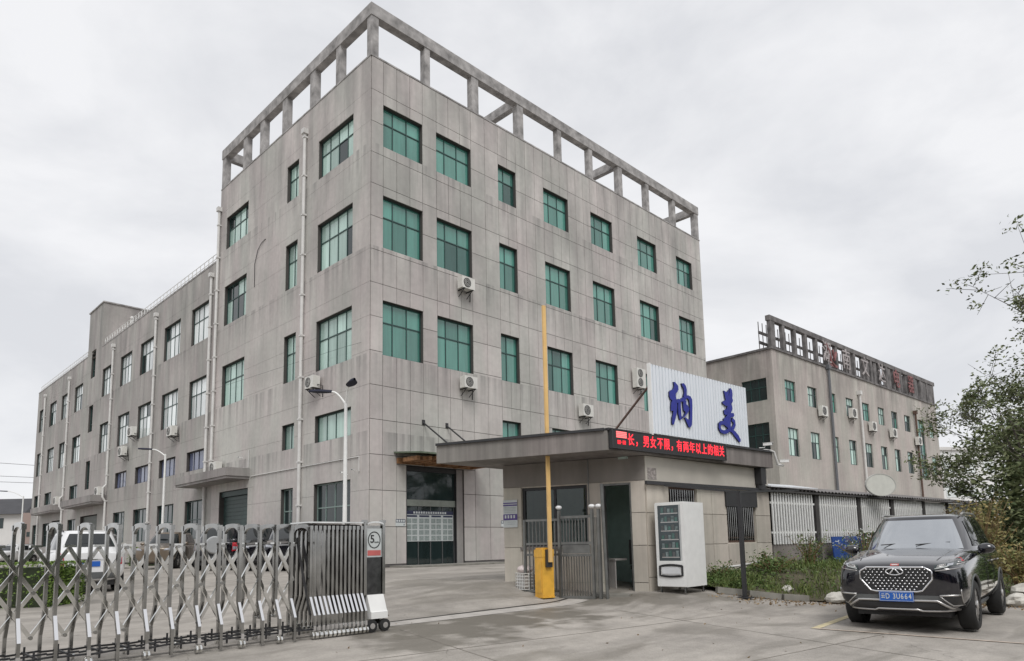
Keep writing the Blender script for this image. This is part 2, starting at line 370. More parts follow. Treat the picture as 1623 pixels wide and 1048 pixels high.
# ------------------------------------------------------------------ mesh helpers
class MB:
    def __init__(s):
        s.v, s.f, s.mi, s.cur = [], [], [], 0
    def add(s, vs, fs):
        n = len(s.v); s.v += [tuple(p) for p in vs]
        for f in fs:
            s.f.append(tuple(i + n for i in f)); s.mi.append(s.cur)
    def box(s, x0, x1, y0, y1, z0, z1, fn=None):
        p = [(x0, y0, z0), (x1, y0, z0), (x1, y1, z0), (x0, y1, z0), (x0, y0, z1), (x1, y0, z1), (x1, y1, z1), (x0, y1, z1)]
        if fn: p = [fn(*q) for q in p]
        s.add(p, [(0, 3, 2, 1), (4, 5, 6, 7), (0, 1, 5, 4), (1, 2, 6, 5), (2, 3, 7, 6), (3, 0, 4, 7)])
    def quad(s, a, b, c, d): s.add([a, b, c, d], [(0, 1, 2, 3)])
    def tube(s, pts, r, n=8, cap=True, flat=None):
        """round tube along a polyline; r may be a list"""
        pts = [Vector(p) for p in pts]
        rs = r if isinstance(r, (list, tuple)) else [r] * len(pts)
        rings = []
        t0 = (pts[1] - pts[0]).normalized()
        a = t0.orthogonal().normalized()
        for i, p in enumerate(pts):
            t = ((pts[min(i + 1, len(pts) - 1)] - pts[max(i - 1, 0)])).normalized()
            a = (a - t * a.dot(t)).normalized(); b = t.cross(a)
            rings.append([p + (a * math.cos(2 * math.pi * k / n) + b * math.sin(2 * math.pi * k / n)) * rs[i] for k in range(n)])
        vs = [q for rg in rings for q in rg]
        fs = [(i * n + k, i * n + (k + 1) % n, (i + 1) * n + (k + 1) % n, (i + 1) * n + k) for i in range(len(pts) - 1) for k in range(n)]
        if cap:
            fs.append(tuple(range(n))[::-1]); fs.append(tuple((len(pts) - 1) * n + k for k in range(n)))
        s.add(vs, fs)
    def bar(s, a, b, w, t, up=(0, 0, 1)):
        """rectangular bar from a to b: w across (perpendicular to up), t along up"""
        a, b, up = Vector(a), Vector(b), Vector(up)
        d = (b - a).normalized(); x = d.cross(up)
        if x.length < 1e-4: x = d.cross(Vector((0, 1, 0)))
        x.normalize(); y = x.cross(d)
        vs = []
        for p in (a, b):
            for sx, sy in ((-1, -1), (1, -1), (1, 1), (-1, 1)): vs.append(p + x * sx * w / 2 + y * sy * t / 2)
        s.add(vs, [(3, 2, 1, 0), (4, 5, 6, 7), (0, 1, 5, 4), (1, 2, 6, 5), (2, 3, 7, 6), (3, 0, 4, 7)])
    def lathe(s, prof, c=(0, 0, 0), axis='z', n=20, cap=True):
        vs, fs = [], []
        for (r, h) in prof:
            for k in range(n):
                a = 2 * math.pi * k / n; x, y = r * math.cos(a), r * math.sin(a)
                q = {'z': (x, y, h), 'y': (x, h, y), 'x': (h, x, y)}[axis]
                vs.append((q[0] + c[0], q[1] + c[1], q[2] + c[2]))
        m = len(prof)
        for i in range(m - 1):
            for k in range(n): fs.append((i * n + k, i * n + (k + 1) % n, (i + 1) * n + (k + 1) % n, (i + 1) * n + k))
        if cap:
            fs.append(tuple(range(n))); fs.append(tuple((m - 1) * n + k for k in range(n)))
        s.add(vs, fs)
    def ball(s, c, r, n=10, m=6, sc=(1, 1, 1)):
        vs = [(c[0], c[1], c[2] - r * sc[2])]
        for i in range(1, m):
            ph = -math.pi / 2 + math.pi * i / m
            for k in range(n):
                a = 2 * math.pi * k / n
                vs.append((c[0] + r * sc[0] * math.cos(ph) * math.cos(a), c[1] + r * sc[1] * math.cos(ph) * math.sin(a), c[2] + r * sc[2] * math.sin(ph)))
        vs.append((c[0], c[1], c[2] + r * sc[2])); t = len(vs) - 1
        fs = [(0, 1 + (k + 1) % n, 1 + k) for k in range(n)]
        for i in range(m - 2):
            for k in range(n): fs.append((1 + i * n + k, 1 + i * n + (k + 1) % n, 1 + (i + 1) * n + (k + 1) % n, 1 + (i + 1) * n + k))
        fs += [(1 + (m - 2) * n + k, 1 + (m - 2) * n + (k + 1) % n, t) for k in range(n)]
        s.add(vs, fs)
    def prism(s, poly, fn0, fn1):
        """polygon extruded between two mappings (u,v)->point; caps triangulated by blender"""
        n = len(poly); vs = [fn0(*p) for p in poly] + [fn1(*p) for p in poly]
        s.add(vs, [tuple(range(n)), tuple(range(2 * n - 1, n - 1, -1))])
        c = s.cur; s.cur = getattr(s, 'side', c)
        s.add(vs, [(i, (i + 1) % n, n + (i + 1) % n, n + i) for i in range(n)])
        s.cur = c
    def grid(s, fn, nu, nv):
        vs = [fn(i / nu, j / nv) for j in range(nv + 1) for i in range(nu + 1)]
        s.add(vs, [(j * (nu + 1) + i, j * (nu + 1) + i + 1, (j + 1) * (nu + 1) + i + 1, (j + 1) * (nu + 1) + i) for j in range(nv) for i in range(nu)])
    def mesh(s, name, mats, smooth=False, fix=False):
        me = bpy.data.meshes.new(name)
        me.from_pydata(s.v, [], s.f)
        for m in (mats if isinstance(mats, (list, tuple)) else [mats]): me.materials.append(m)
        if any(s.mi): me.polygons.foreach_set('material_index', s.mi)
        if fix:
            bm = bmesh.new(); bm.from_mesh(me); bmesh.ops.recalc_face_normals(bm, faces=bm.faces); bm.to_mesh(me); bm.free()
        if smooth: me.polygons.foreach_set('use_smooth', [True] * len(me.polygons))
        me.update()
        return me
    def build(s, name, mats, parent=None, loc=None, smooth=False, fix=True, kind=None):
        return link(name, s.mesh(name, mats, smooth, fix), parent, loc, kind=kind)

def link(name, me, parent=None, loc=None, rot=None, kind=None):
    o = bpy.data.objects.new(name, me)
    COL.objects.link(o)
    if parent is not None: o.parent = parent
    if loc is not None: o.location = loc
    if rot is not None: o.rotation_euler = rot
    if kind: o['kind'] = kind
    return o

def thing(name, label, cat, loc=(0, 0, 0), rotz=0.0, group=None):
    o = bpy.data.objects.new(name, None)
    COL.objects.link(o)
    o.empty_display_size = .2
    o.location = loc; o.rotation_euler = (0, 0, rotz)
    return tag(o, label, cat, group)

def tag(o, label=None, cat=None, group=None, kind=None):
    if label: o['label'] = label
    if cat: o['category'] = cat
    if group: o['group'] = group
    if kind: o['kind'] = kind
    return o

def kids(o): return [c for c in bpy.data.objects if c.parent == o]
def copy_tree(o, parent=None, loc=None, rotz=None):
    ch = kids(o)
    c = o.copy(); COL.objects.link(c)
    if parent is not None: c.parent = parent
    if loc is not None: c.location = loc
    if rotz is not None: c.rotation_euler = (0, 0, rotz)
    for k in ch: copy_tree(k, c)
    return c

def text_mesh(body, size, extrude, material, align='CENTER', xscale=1.0, offset=0.0):
    cu = bpy.data.curves.new('lettering', 'FONT')
    cu.body = body; cu.size = size; cu.extrude = extrude; cu.align_x = align; cu.align_y = 'CENTER'
    cu.resolution_u = 3; cu.offset = offset
    o = bpy.data.objects.new('lettering', cu); COL.objects.link(o)
    dg = bpy.context.evaluated_depsgraph_get()
    me = bpy.data.meshes.new_from_object(o.evaluated_get(dg))
    bpy.data.objects.remove(o); bpy.data.curves.remove(cu)
    if xscale != 1.0:
        for v in me.vertices: v.co.x *= xscale
    me.materials.clear(); me.materials.append(material)
    return me

def basis(o, ax, ay, az):
    """local matrix with given axes and origin"""
    ax, ay, az = Vector(ax), Vector(ay), Vector(az)
    return Matrix(((ax.x, ay.x, az.x, o[0]), (ax.y, ay.y, az.y, o[1]), (ax.z, ay.z, az.z, o[2]), (0, 0, 0, 1)))

def S(t):
    t = min(1.0, max(0.0, t)); return t * t * (3 - 2 * t)

def G(x, y):
    """height of the yard surface"""
    z = -.04 * min(8, max(0, 8.3 - y)); z += .38 * S((y - 8.7) / 2.6) * S((x - 3.5) / 7)
    z += .2 * S((x - 10) / 2) * S((y - 5.6) / 1.8) * (1 - S((y - 8.7) / 2.6)) * S((20 - x) / 5)
    return z

# ------------------------------------------------------------------ setting: ground
def axis_lines(a, b, step, far):
    r = [a + i * step for i in range(int(round((b - a) / step)) + 1)]
    lo, hi, d = [], [], step
    x = a
    while x > -far: d *= 1.5; x -= d; lo.append(x)
    d = step; x = b
    while x < far: d *= 1.5; x += d; hi.append(x)
    return lo[::-1] + r + hi
gx, gy = axis_lines(0, 42, .4, 1500), axis_lines(-2, 40, .4, 1500)
b = MB()
b.add([(x, y, G(x, y)) for y in gy for x in gx], [(j * len(gx) + i, j * len(gx) + i + 1, (j + 1) * len(gx) + i + 1, (j + 1) * len(gx) + i) for j in range(len(gy) - 1) for i in range(len(gx) - 1)])
g = b.build('ground', M['ground'], smooth=True, fix=False); tag(g, kind='structure')

def ground_strip(name, pts, w, m, lift, kind='structure', n=30):
    """thin sheet following the yard along a polyline"""
    b = MB()
    for (p, q) in zip(pts, pts[1:]):
        p, q = Vector(p), Vector(q); d = (q - p).normalized(); s = Vector((-d.y, d.x)) * w / 2
        k = max(1, int((q - p).length / .25))
        for i in range(k):
            a, c = p.lerp(q, i / k), p.lerp(q, (i + 1) / k)
            b.quad(*[(v.x, v.y, G(v.x, v.y) + lift) for v in (a - s, c - s, c + s, a + s)])
    o = b.build(name, m, fix=False); tag(o, kind=kind); return o
ground_strip('road_strip', [(5.6, 8.80), (10.7, 8.86)], .42, M['strip'], .005)
ground_strip('road_groove', [(5.6, 9.02), (10.6, 9.12)], .05, M['groove'], .010)
ground_strip('road_groove', [(-1.0, 8.52), (5.7, 8.52)], .05, M['groove'], .010)
M['joint'] = mat('tarred_joint', (.20, .18, .155), .9, var=.35, nscale=4)
for pts in ([(2.0, 6.9), (15.0, 5.4)], [(4.6, 2.2), (5.9, 8.2)], [(8.9, 1.6), (10.2, 8.2)], [(3.2, 4.2), (13, 3.1)], [(6.2, 9.4), (7.2, 22)], [(10.2, 11.0), (10.9, 22)], [(2, 15.2), (11, 14.4)]):
    ground_strip('road_joint', pts, .016, M['joint'], .003)
ground_strip('road_marking', [(10.46, 4.24), (12.9, 4.47)], .11, M['line'], .005)
ground_strip('road_marking', [(10.46, 4.24), (11.45, .9)], .07, M['line_pink'], .009)

# ------------------------------------------------------------------ facades
def rect_sub(cells, hole):
    out = []
    hx0, hx1, hz0, hz1 = hole
    for (a, bb, c, d) in cells:
        if hx1 <= a + 1e-6 or hx0 >= bb - 1e-6 or hz1 <= c + 1e-6 or hz0 >= d - 1e-6: out.append((a, bb, c, d)); continue
        if hz0 > c: out.append((a, bb, c, hz0))
        if hz1 < d: out.append((a, bb, hz1, d))
        z0, z1 = max(c, hz0), min(d, hz1)
        if hx0 > a: out.append((a, hx0, z0, z1))
        if hx1 < bb: out.append((hx1, bb, z0, z1))
    return out

def wall_with_holes(mb, fn, u0, u1, z0, z1, holes, depth):
    """wall face at d=0 with openings and their reveals; fn(u, d, z) -> point"""
    us = sorted({u0, u1} | {h[0] for h in holes} | {h[1] for h in holes})
    zs = sorted({z0, z1} | {h[2] for h in holes} | {h[3] for h in holes})
    us = [u for u in us if u0 <= u <= u1]; zs = [z for z in zs if z0 <= z <= z1]
    for a, c in zip(us, us[1:]):
        for e, f in zip(zs, zs[1:]):
            mu, mz = (a + c) / 2, (e + f) / 2
            if any(h[0] < mu < h[1] and h[2] < mz < h[3] for h in holes): continue
            mb.quad(fn(a, 0, e), fn(c, 0, e), fn(c, 0, f), fn(a, 0, f))
    for (a, c, e, f) in holes:
        mb.quad(fn(a, 0, e), fn(a, depth, e), fn(a, depth, f), fn(a, 0, f))
        mb.quad(fn(c, 0, e), fn(c, 0, f), fn(c, depth, f), fn(c, depth, e))
        mb.quad(fn(a, 0, f), fn(a, depth, f), fn(c, depth, f), fn(c, 0, f))
        mb.quad(fn(a, 0, e), fn(c, 0, e), fn(c, depth, e), fn(a, depth, e))
        mb.quad(fn(a, depth, e), fn(a, depth, f), fn(c, depth, f), fn(c, depth, e))

MESH = {}
def box_mesh(name, sx, sy, sz, m):
    """box with its lower corner at the origin, shared between alike pieces"""
    k = (name, round(sx, 3), round(sy, 3), round(sz, 3), m.name)
    if k not in MESH:
        b = MB(); b.box(0, k[1], 0, k[2], 0, k[3]); MESH[k] = b.mesh(name, m)
    return MESH[k]

def window(parent, face, u0, u1, z0, z1, cols, rows, fm, pm, seed=0, alt=None, inset=.15, name='window', t=.055):
    """a framed window: frame mesh with its panes as children. face: 'x' runs along +x and looks to -y, 'y' runs along +y and looks to -x.
    cols = fractions of the column borders, rows = fractions of the row borders (from below)"""
    w, h = u1 - u0, z1 - z0
    sg = 1 if face == 'x' else -1
    key = ('win', round(w, 2), round(h, 2), tuple(cols), tuple(rows), sg, fm.name, t)
    cx = [0] + [c * w for c in cols] + [w]
    rz = [0] + [r * h for r in rows] + [h]
    if key not in MESH:
        b = MB()
        def bx(a, c, e, f, d0=.0, d1=.07):
            y0, y1 = sorted((sg * d0, sg * d1)); b.box(a, c, y0, y1, e, f)
        bx(0, t, 0, h); bx(w - t, w, 0, h); bx(t, w - t, 0, t); bx(t, w - t, h - t, h)
        for c in cx[1:-1]: bx(c - t * .4, c + t * .4, t, h - t, .004, .06)
        for r in rz[1:-1]:
            for a, c in zip(cx, cx[1:]): bx(a + t * .41, c - t * .41, r - t * .45, r + t * .45, .002, .062)
        MESH[key] = b.mesh('window_frame', fm)
    loc = (u0, inset, z0) if face == 'x' else (inset, u0, z0)
    wo = link(name, MESH[key], parent, loc, None if face == 'x' else (0, 0, R(90)))
    rnd = random.Random(seed)
    for i, (a, c) in enumerate(zip(cx, cx[1:])):
        for j, (e, f) in enumerate(zip(rz, rz[1:])):
            m = pm
            if alt and rnd.random() < alt[1]: m = alt[0]
            pk = ('pane', round(c - a, 2), round(f - e, 2), sg, m.name)
            if pk not in MESH:
                b = MB(); y0, y1 = sorted((sg * .03, sg * .042)); b.box(0, c - a, y0, y1, 0, f - e); MESH[pk] = b.mesh('pane', m)
            link('pane', MESH[pk], wo, (a, 0, e))
    return wo

def subdiv_edges(marks, step):
    out = [marks[0]]
    for a, c in zip(marks, marks[1:]):
        n = max(1, round((c - a) / step))
        out += [a + (c - a) * i / n for i in range(1, n + 1)]
    return out

def panel_cells(us, zs, holes):
    cells = []
    for a, c in zip(us, us[1:]):
        for e, f in zip(zs, zs[1:]):
            cs = [(a, c, e, f)]
            for h in holes: cs = rect_sub(cs, h)
            cells += [q for q in cs if q[1] - q[0] > .05 and q[3] - q[2] > .05]
    return cells

# ------------------------------------------------------------------ main building
BX, BY = 14.7913, 22.5368
main = thing('office_building', 'tall grey stone office building with green windows and open concrete frame on its roof', 'building', (BX, BY, 0))
W3, W2 = (.29, .64), (.62,)
colsR = [(.58, 2.61, W3), (3.38, 5.43, W3), (7.18, 8.40, (.42,)), (10.42, 12.38, W3), (14.30, 16.27, W3), (18.76, 20.78, W3), (23.08, 25.0, W3)]
rows = [(17.62, 19.46), (13.24, 15.47), (8.77, 11.01)]
holesR, winR = [], []
for k, (z0, z1) in enumerate(rows):
    for i, (a, c, f) in enumerate(colsR):
        holesR.append((a, c, z0, z1)); winR.append((a, c, z0, z1, f, W2))
for (a, c, f) in ((7.2, 8.4, (.42,)), (10.62, 12.38, (.25, .5, .75))):
    holesR.append((a, c, 5.62, 6.87)); winR.append((a, c, 5.62, 6.87, f, ()))
doorR = (1.73, 4.78, .30, 4.42)
holesR.append(doorR)
fR = lambda u, d, z: (u, d, z)
fL = lambda u, d, z: (d, u, z)
L4 = (.25, .5, .75)
colsL = [(1.29, 4.18, L4), (6.0, 7.16, (.5,)), (11.42, 14.2, L4)]
holesL, winL = [], []
for (z0, z1) in rows:
    for (a, c, f) in colsL:
        holesL.append((a, c, z0, z1)); winL.append((a, c, z0, z1, f, W2))
for (a, c, f) in colsL[:2]:
    holesL.append((a, c, 5.64, 6.8)); winL.append((a, c, 5.64, 6.8, f, ()))
    holesL.append((a, c, 1.92, 3.86)); winL.append((a, c, 1.92, 3.86, f, (.48,)))
doorL = (10.6, 14.05, .3, 4.2)
holesL.append(doorL)
WTOP = 21.42
b = MB()
b.cur = 0
wall_with_holes(b, fR, 0, 26.2, -.3, WTOP - .02, holesR, .32)
wall_with_holes(b, fL, 0, 15.08, -.3, WTOP - .02, holesL, .32)
b.cur = 1
b.quad((26.2, 0, -.3), (26.2, 15.08, -.3), (26.2, 15.08, WTOP), (26.2, 0, WTOP))
b.quad((0, 15.08, -.3), (26.2, 15.08, -.3), (26.2, 15.08, WTOP), (0, 15.08, WTOP))
b.quad((.0, .0, 20.6), (26.2, .0, 20.6), (26.2, 15.08, 20.6), (.0, 15.08, 20.6))
b.build('wall', [M['stone_joint'], M['stone']], main, fix=False)
# cladding: stone panels standing proud of the joints
zrows = [.50, 1.95, 3.36, 4.75, 6.13, 7.5, 8.87, 10.28, 11.67, 13.05, 14.45, 15.85, 17.2, 18.55, 19.95, WTOP]
marks = [0]
for a, c, f in colsR: marks += [a, c]
usR = subdiv_edges(marks + [26.2], .70)
marks = [0]
for a, c, f in colsL: marks += [a, c]
usL = subdiv_edges(marks + [15.08], .72)
cellsR = panel_cells(usR, zrows, holesR)
cellsL = panel_cells(usL, zrows, holesL)
cellsR.sort(key=lambda q: q[0] + abs(q[2] - 6) * .15)
T, GAP = .03, .022
def gcell(q, g): return (q[0] + g / 2, q[1] - g / 2, q[2] + g / 2, q[3] - g / 2)
for q in cellsR[:300]:
    a, c, e, f = gcell(q, GAP)
    link('stone_panel', box_mesh('stone_panel', c - a, T, f - e, M['stone']), main, (a, -T, e))
b = MB()
for q in cellsR[300:]:
    a, c, e, f = gcell(q, GAP); b.box(a, c, -T, 0, e, f)
for q in cellsL:
    a, c, e, f = gcell(q, .009); b.box(-T, 0, a, c, e, f)
b.build('stone_panel', M['stone'], main, kind='stuff', fix=False)
b = MB(); b.box(-.06, 1.70, -.06, .0, -.3, .49); b.box(4.82, 26.2, -.06, 0, -.3, .49); b.box(-.06, 0, 0, 10.5, -.3, .49); b.box(-.06, 0, 14.1, 15.08, -.3, .49)
b.build('plinth', M['plinth'], main)
b = MB(); b.box(-.05, 26.25, -.05, .25, WTOP, WTOP + .07); b.box(-.05, .25, .252, 15.08, WTOP, WTOP + .07); b.box(26.0, 26.25, .252, 15.08, WTOP, WTOP + .07); b.box(.25, 26.0, 14.83, 15.08, WTOP, WTOP + .07)
b.build('parapet_coping', M['frame_conc'], main)
for i, (a, c, z0, z1, f, r) in enumerate(winR):
    window(main, 'x', a, c, z0, z1, f, r, M['win_green'], M['pane'], seed=i, alt=(M['pane_deep'], {17: .6, 8: .15, 15: 0, 0: 0, 1: .1}.get(i, .06)))
for i, (a, c, z0, z1, f, r) in enumerate(winL):
    lowdark = z1 < 4
    window(main, 'y', a, c, z0, z1, f, r, M['win_pale'] if lowdark else M['win_green'], M['pane_dark'] if lowdark else M['pane_pale'], seed=40 + i, alt=(M['pane_dark'], .22 if i in (2, 5) else 0.04))
# open concrete frame on the roof
b = MB()
FZ0, FZ1 = WTOP + .07, 23.28
for (s0, s1) in ((-.02, .34), (2.76, 3.06), (5.55, 5.98), (8.62, 9.05), (11.70, 12.0), (14.36, 14.68), (17.1, 17.5), (19.95, 20.28), (23.0, 23.32), (25.75, 26.2)):
    m_ = MB(); m_.box(s0, s1, -.02, .30, FZ0, FZ1); m_.build('frame_post', M['frame_conc'], main)
for (t0, t1) in ((2.4, 2.78), (4.62, 5.08), (7.36, 7.82), (9.82, 10.28), (11.86, 12.3), (14.6, 15.06)):
    m_ = MB(); m_.box(-.02, .28, t0, t1, FZ0, FZ1); m_.build('frame_post', M['frame_conc'], main)
m_ = MB(); m_.box(-.05, 26.25, -.05, .34, 23.28, 23.83); m_.build('frame_beam', M['frame_conc'], main)
m_ = MB(); m_.box(-.05, .32, .342, 15.1, 23.28, 23.83); m_.build('frame_beam', M['frame_conc'], main)
for s in (8.84, 17.3, 25.98):
    m_ = MB(); m_.box(s - .16, s + .16, .342, 14.6, 23.30, 23.78); m_.build('frame_beam', M['frame_conc'], main)
    m_ = MB(); m_.box(s - .16, s + .16, 5.2, 5.5, 20.6, 23.3); m_.build('frame_post', M['frame_conc'], main)
m_ = MB(); m_.box(.34, 26.2, 14.76, 15.08, 23.28, 23.80); m_.build('frame_beam', M['frame_conc'], main)
# entrance with dark glazing
d0, d1 = doorR[0], doorR[1]
b = MB()
b.box(d0, d0 + .12, .10, .30, .32, 4.40); b.box(d1 - .36, d1, .08, .30, .32, 4.40); b.box(d0 + .121, d1 - .361, .1, .3, 4.22, 4.40)
door = b.build('entrance_frame', M['dark_metal'], main)
for i in range(4):
    a = d0 + .13 + i * .63; c = a + .60
    b = MB(); b.box(a, c, .215, .235, .34, 2.79); b.build('door_leaf', M['pane_dark'], door)
b = MB()
for i in range(5): b.box(d0 + .118 + i * .63 - .012, d0 + .118 + i * .63 + .022, .19, .24, .34, 2.79)
b.build('door_stile', M['trim'], door)
b = MB(); b.box(d0 + .121, d1 - .361, .15, .30, 2.80, 3.06); b.build('transom_box', mat('grey_green_transom', (.22, .24, .21), .5), door)
b = MB(); b.box(d0 + .121, d1 - .361, .21, .24, 3.061, 4.219); b.build('fanlight', M['pane_dark'], door)
b = MB(); b.box(d1 - .355, d1 - .01, .05, .079, .32, 4.40); b.build('jamb_lining', M['slab2'], main)
# entrance step and ramp
b = MB(); b.box(.9, 6.2, -1.5, -.065, -.2, G(BX + 3, BY - .8) + .06); b.build('entrance_step', M['kerb'], main)
# glazed door canopy hung on rods, mossy with a rusty fringe
can = MB(); can.add([(1.12, -.02, 4.92), (5.3, -.02, 4.95), (5.3, -1.75, 4.78), (1.12, -1.75, 4.75)], [(0, 1, 2, 3)])
can.add([(1.12, -.02, 4.86), (5.3, -.02, 4.89), (5.3, -1.75, 4.72), (1.12, -1.75, 4.69)], [(3, 2, 1, 0)])
can.quad((1.12, -1.75, 4.69), (5.3, -1.75, 4.72), (5.3, -1.75, 4.78), (1.12, -1.75, 4.75)); can.quad((1.12, -.02, 4.86), (1.12, -1.75, 4.69), (1.12, -1.75, 4.75), (1.12, -.02, 4.92))
canopy = can.build('door_canopy', M['mould_green'], main)
b = MB()
for i in range(26):
    x = 1.25 + i * .155; y = -1.6 + .5 * random.random(); h = .10 + .22 * random.random()
    b.box(x, x + .15, y, y + .9, 4.66 - h * .8, 4.68 - h * .2)
b.box(1.25, 5.25, -.12, -.031, 4.45, 4.68)
b.build('rusty_fringe', M['rust'], canopy)
for s in (2.59, 3.84):
    b = MB(); b.tube([(s, -.03, 6.25), (s + .55, -1.62, 4.86)], .035, 8); b.box(s - .07, s + .07, -.06, -.031, 6.15, 6.36); b.build('stay_rod', M['dark_metal'], main)
# concrete canopy over the roller door in the left wall
b = MB(); b.box(-1.22, -.031, 10.4, 17.2, 4.74, 5.14); b.box(-1.16, -.031, 10.46, 17.14, 4.62, 4.739)
b.build('side_door_canopy', M['slab2'], main)
b = MB()
for i in range(18): b.box(.24, .262, doorL[0] + .01, doorL[1] - .01, .32 + i * .2, .32 + i * .2 + .19)
b.box(.10, .23, doorL[0] + .01, doorL[1] - .01, 3.93, 4.19)
b.build('roller_shutter', mat('green_shutter', (.035, .062, .058), .5, var=.2, nscale=3), main)
# rain pipes
def downpipe(parent, t, z0, z1, kink=None, rad=.075):
    b = MB()
    pts = [(-.14, t, z1), (-.14, t, z0)]
    if kink: pts = [(-.14, t, z1), (-.14, t, kink + .25), (-.34, t, kink), (-.34, t, kink - .7), (-.16, t, kink - 1.0), (-.16, t, z0)]
    b.tube(pts, rad, 10); b.box(-.27, -.031, t - .13, t + .13, z1, z1 + .24)
    z = z0 + .8
    while z < z1: b.box(-.23, -.031, t - .095, t + .095, z, z + .07); z += 1.9
    return b.build('downpipe', M['pvc'], parent, smooth=False)
downpipe(main, 5.27, .3, 20.3)
downpipe(main, 14.98, 5.15, 20.1)
b = MB()
b.tube([(-.06, .62, 4.12), (-.06, .62, 4.70), (-.06, 1.7, 4.71), (-.06, 10.3, 4.73)], .022, 6); b.build('conduit', M['pvc'], main)
b = MB(); b.tube([(-.06, 10.55, 5.2), (-.06, 10.55, 6.05)], .02, 6); b.build('conduit', M['pvc'], main)

# cameras on the corner
def cctv(label, loc, rotz, group='security cameras on the walls'):
    t = thing('security_camera', label, 'camera', loc, rotz, group)
    b = MB(); b.box(-.055, .055, -.30, .05, -.05, .05); b.box(-.065, .065, -.34, .06, .05, .062); b.build('body', M['white_paint'], t)
    b = MB(); b.lathe([(.04, -.31), (.04, -.30)], axis='y', n=12); b.build('lens', M['black_plastic'], t)
    b = MB(); b.tube([(0, .0, -.05), (0, .0, -.12), (0, .22, -.12)], .018, 6); b.build('bracket', M['white_paint'], t)
    t.scale = (.62, .62, .62)
    return t
cctv('white camera on the corner wall of the office building, nearer the corner', (BX - .25, BY + .66, 4.16), R(-60))
cctv('white camera on the office building one step away from its neighbour at the corner', (BX - .25, BY + 1.35, 4.12), R(-95))
cctv('small camera above the concrete canopy of the side door', (BX - .2, BY + 11.0, 5.72), R(-80))
tag(cctv('white camera on the bent arm at the end of the guardhouse roof', (16.8, 7.34, 3.08), R(40)))

# ------------------------------------------------------------------ long wing
wing = thing('factory_wing', 'long lower three storey grey factory wing with rooftop railing and stair tower', 'building', (BX, BY + 15.08, 0))
OY = 15.08
winW, holesW = [], []
bays = [(16.0, 18.88, .55), (20.65, 23.5, .55), (25.33, 28.14, .55), (29.95, 32.6, .5), (34.53, 37.2, .5), (42.8, 45.4, .5), (47.38, 49.95, .5), (51.9, 54.5, .5), (56.6, 58.9, .5)]
for i, (a, c, _) in enumerate(bays):
    a -= OY; c -= OY
    for (z0, z1) in ((13.15, 15.38), (8.74, 11.0)):
        holesW.append((a, c, z0, z1)); winW.append((a, c, z0, z1, L4, W2, 'w'))
    if i not in (4, 6):
        holesW.append((a, c, 5.7, 6.82)); winW.append((a, c, 5.7, 6.82, L4, (), 'b' if i in (0, 1, 2, 3) else 'd'))
    if i not in (4, 6):
        holesW.append((a, c, 1.85, 3.98)); winW.append((a, c, 1.85, 3.98, L4, (.5,), 'd'))
for (z0, z1) in ((15.25, 17.55), (10.8, 12.96), (6.2, 8.45)):
    a, c = 39.35 - OY, 40.6 - OY
    holesW.append((a, c, z0, z1)); winW.append((a, c, z0, z1, (.5,), (.3,), 'd'))
for (a, c) in ((36.6 - OY, 41.4 - OY), (48.0 - OY, 51.0 - OY)): holesW.append((a, c, .3, 4.1))
WL = 59.8 - OY
b = MB(); b.cur = 0
wall_with_holes(b, fL, 0, WL, -.3, 17.3, [h for h in holesW if h[3] < 17.3] + [(39.35 - OY, 40.6 - OY, 15.25, 17.3)], .3)
b.cur = 1
b.quad((0, WL, -.3), (18, WL, -.3), (18, WL, 17.3), (0, WL, 17.3)); b.quad((0, 0, 17.0), (18, 0, 17.0), (18, WL, 17.0), (0, WL, 17.0)); b.quad((18, 0, -.3), (18, WL, -.3), (18, WL, 17.3), (18, 0, 17.3))
b.build('wall', [M['stone_joint'], M['stone_wing']], wing, fix=False)
marks = sorted({0, WL} | {h[0] for h in holesW} | {h[1] for h in holesW if h[1] < WL})
cellsW = panel_cells(subdiv_edges(marks, 1.45), [.5, 1.95, 4.75, 7.5, 10.28, 13.05, 15.85, 17.3], holesW)
b = MB()
for q in cellsW:
    a, c, e, f = gcell(q, .008); b.box(-T, 0, a, c, e, f)
b.build('stone_panel', M['stone_wing'], wing, kind='stuff', fix=False)
b = MB(); b.box(-.05, .3, 0.03, 37.6 - OY, 17.302, 17.40); b.box(-.05, .3, 41.9 - OY, WL, 17.302, 17.40); b.build('parapet_coping', M['frame_conc'], wing)
for i, (a, c, z0, z1, f, r, k) in enumerate(winW):
    window(wing, 'y', a, c, z0, z1, f, r, M['win_green'] if k != 'b' else M['dark_metal'], {'w': M['pane_white'], 'b': M['pane_blue'], 'd': M['pane_dark']}[k], seed=100 + i, alt=(M['pane_dark'], .14 if k == 'w' else 0), inset=.13)
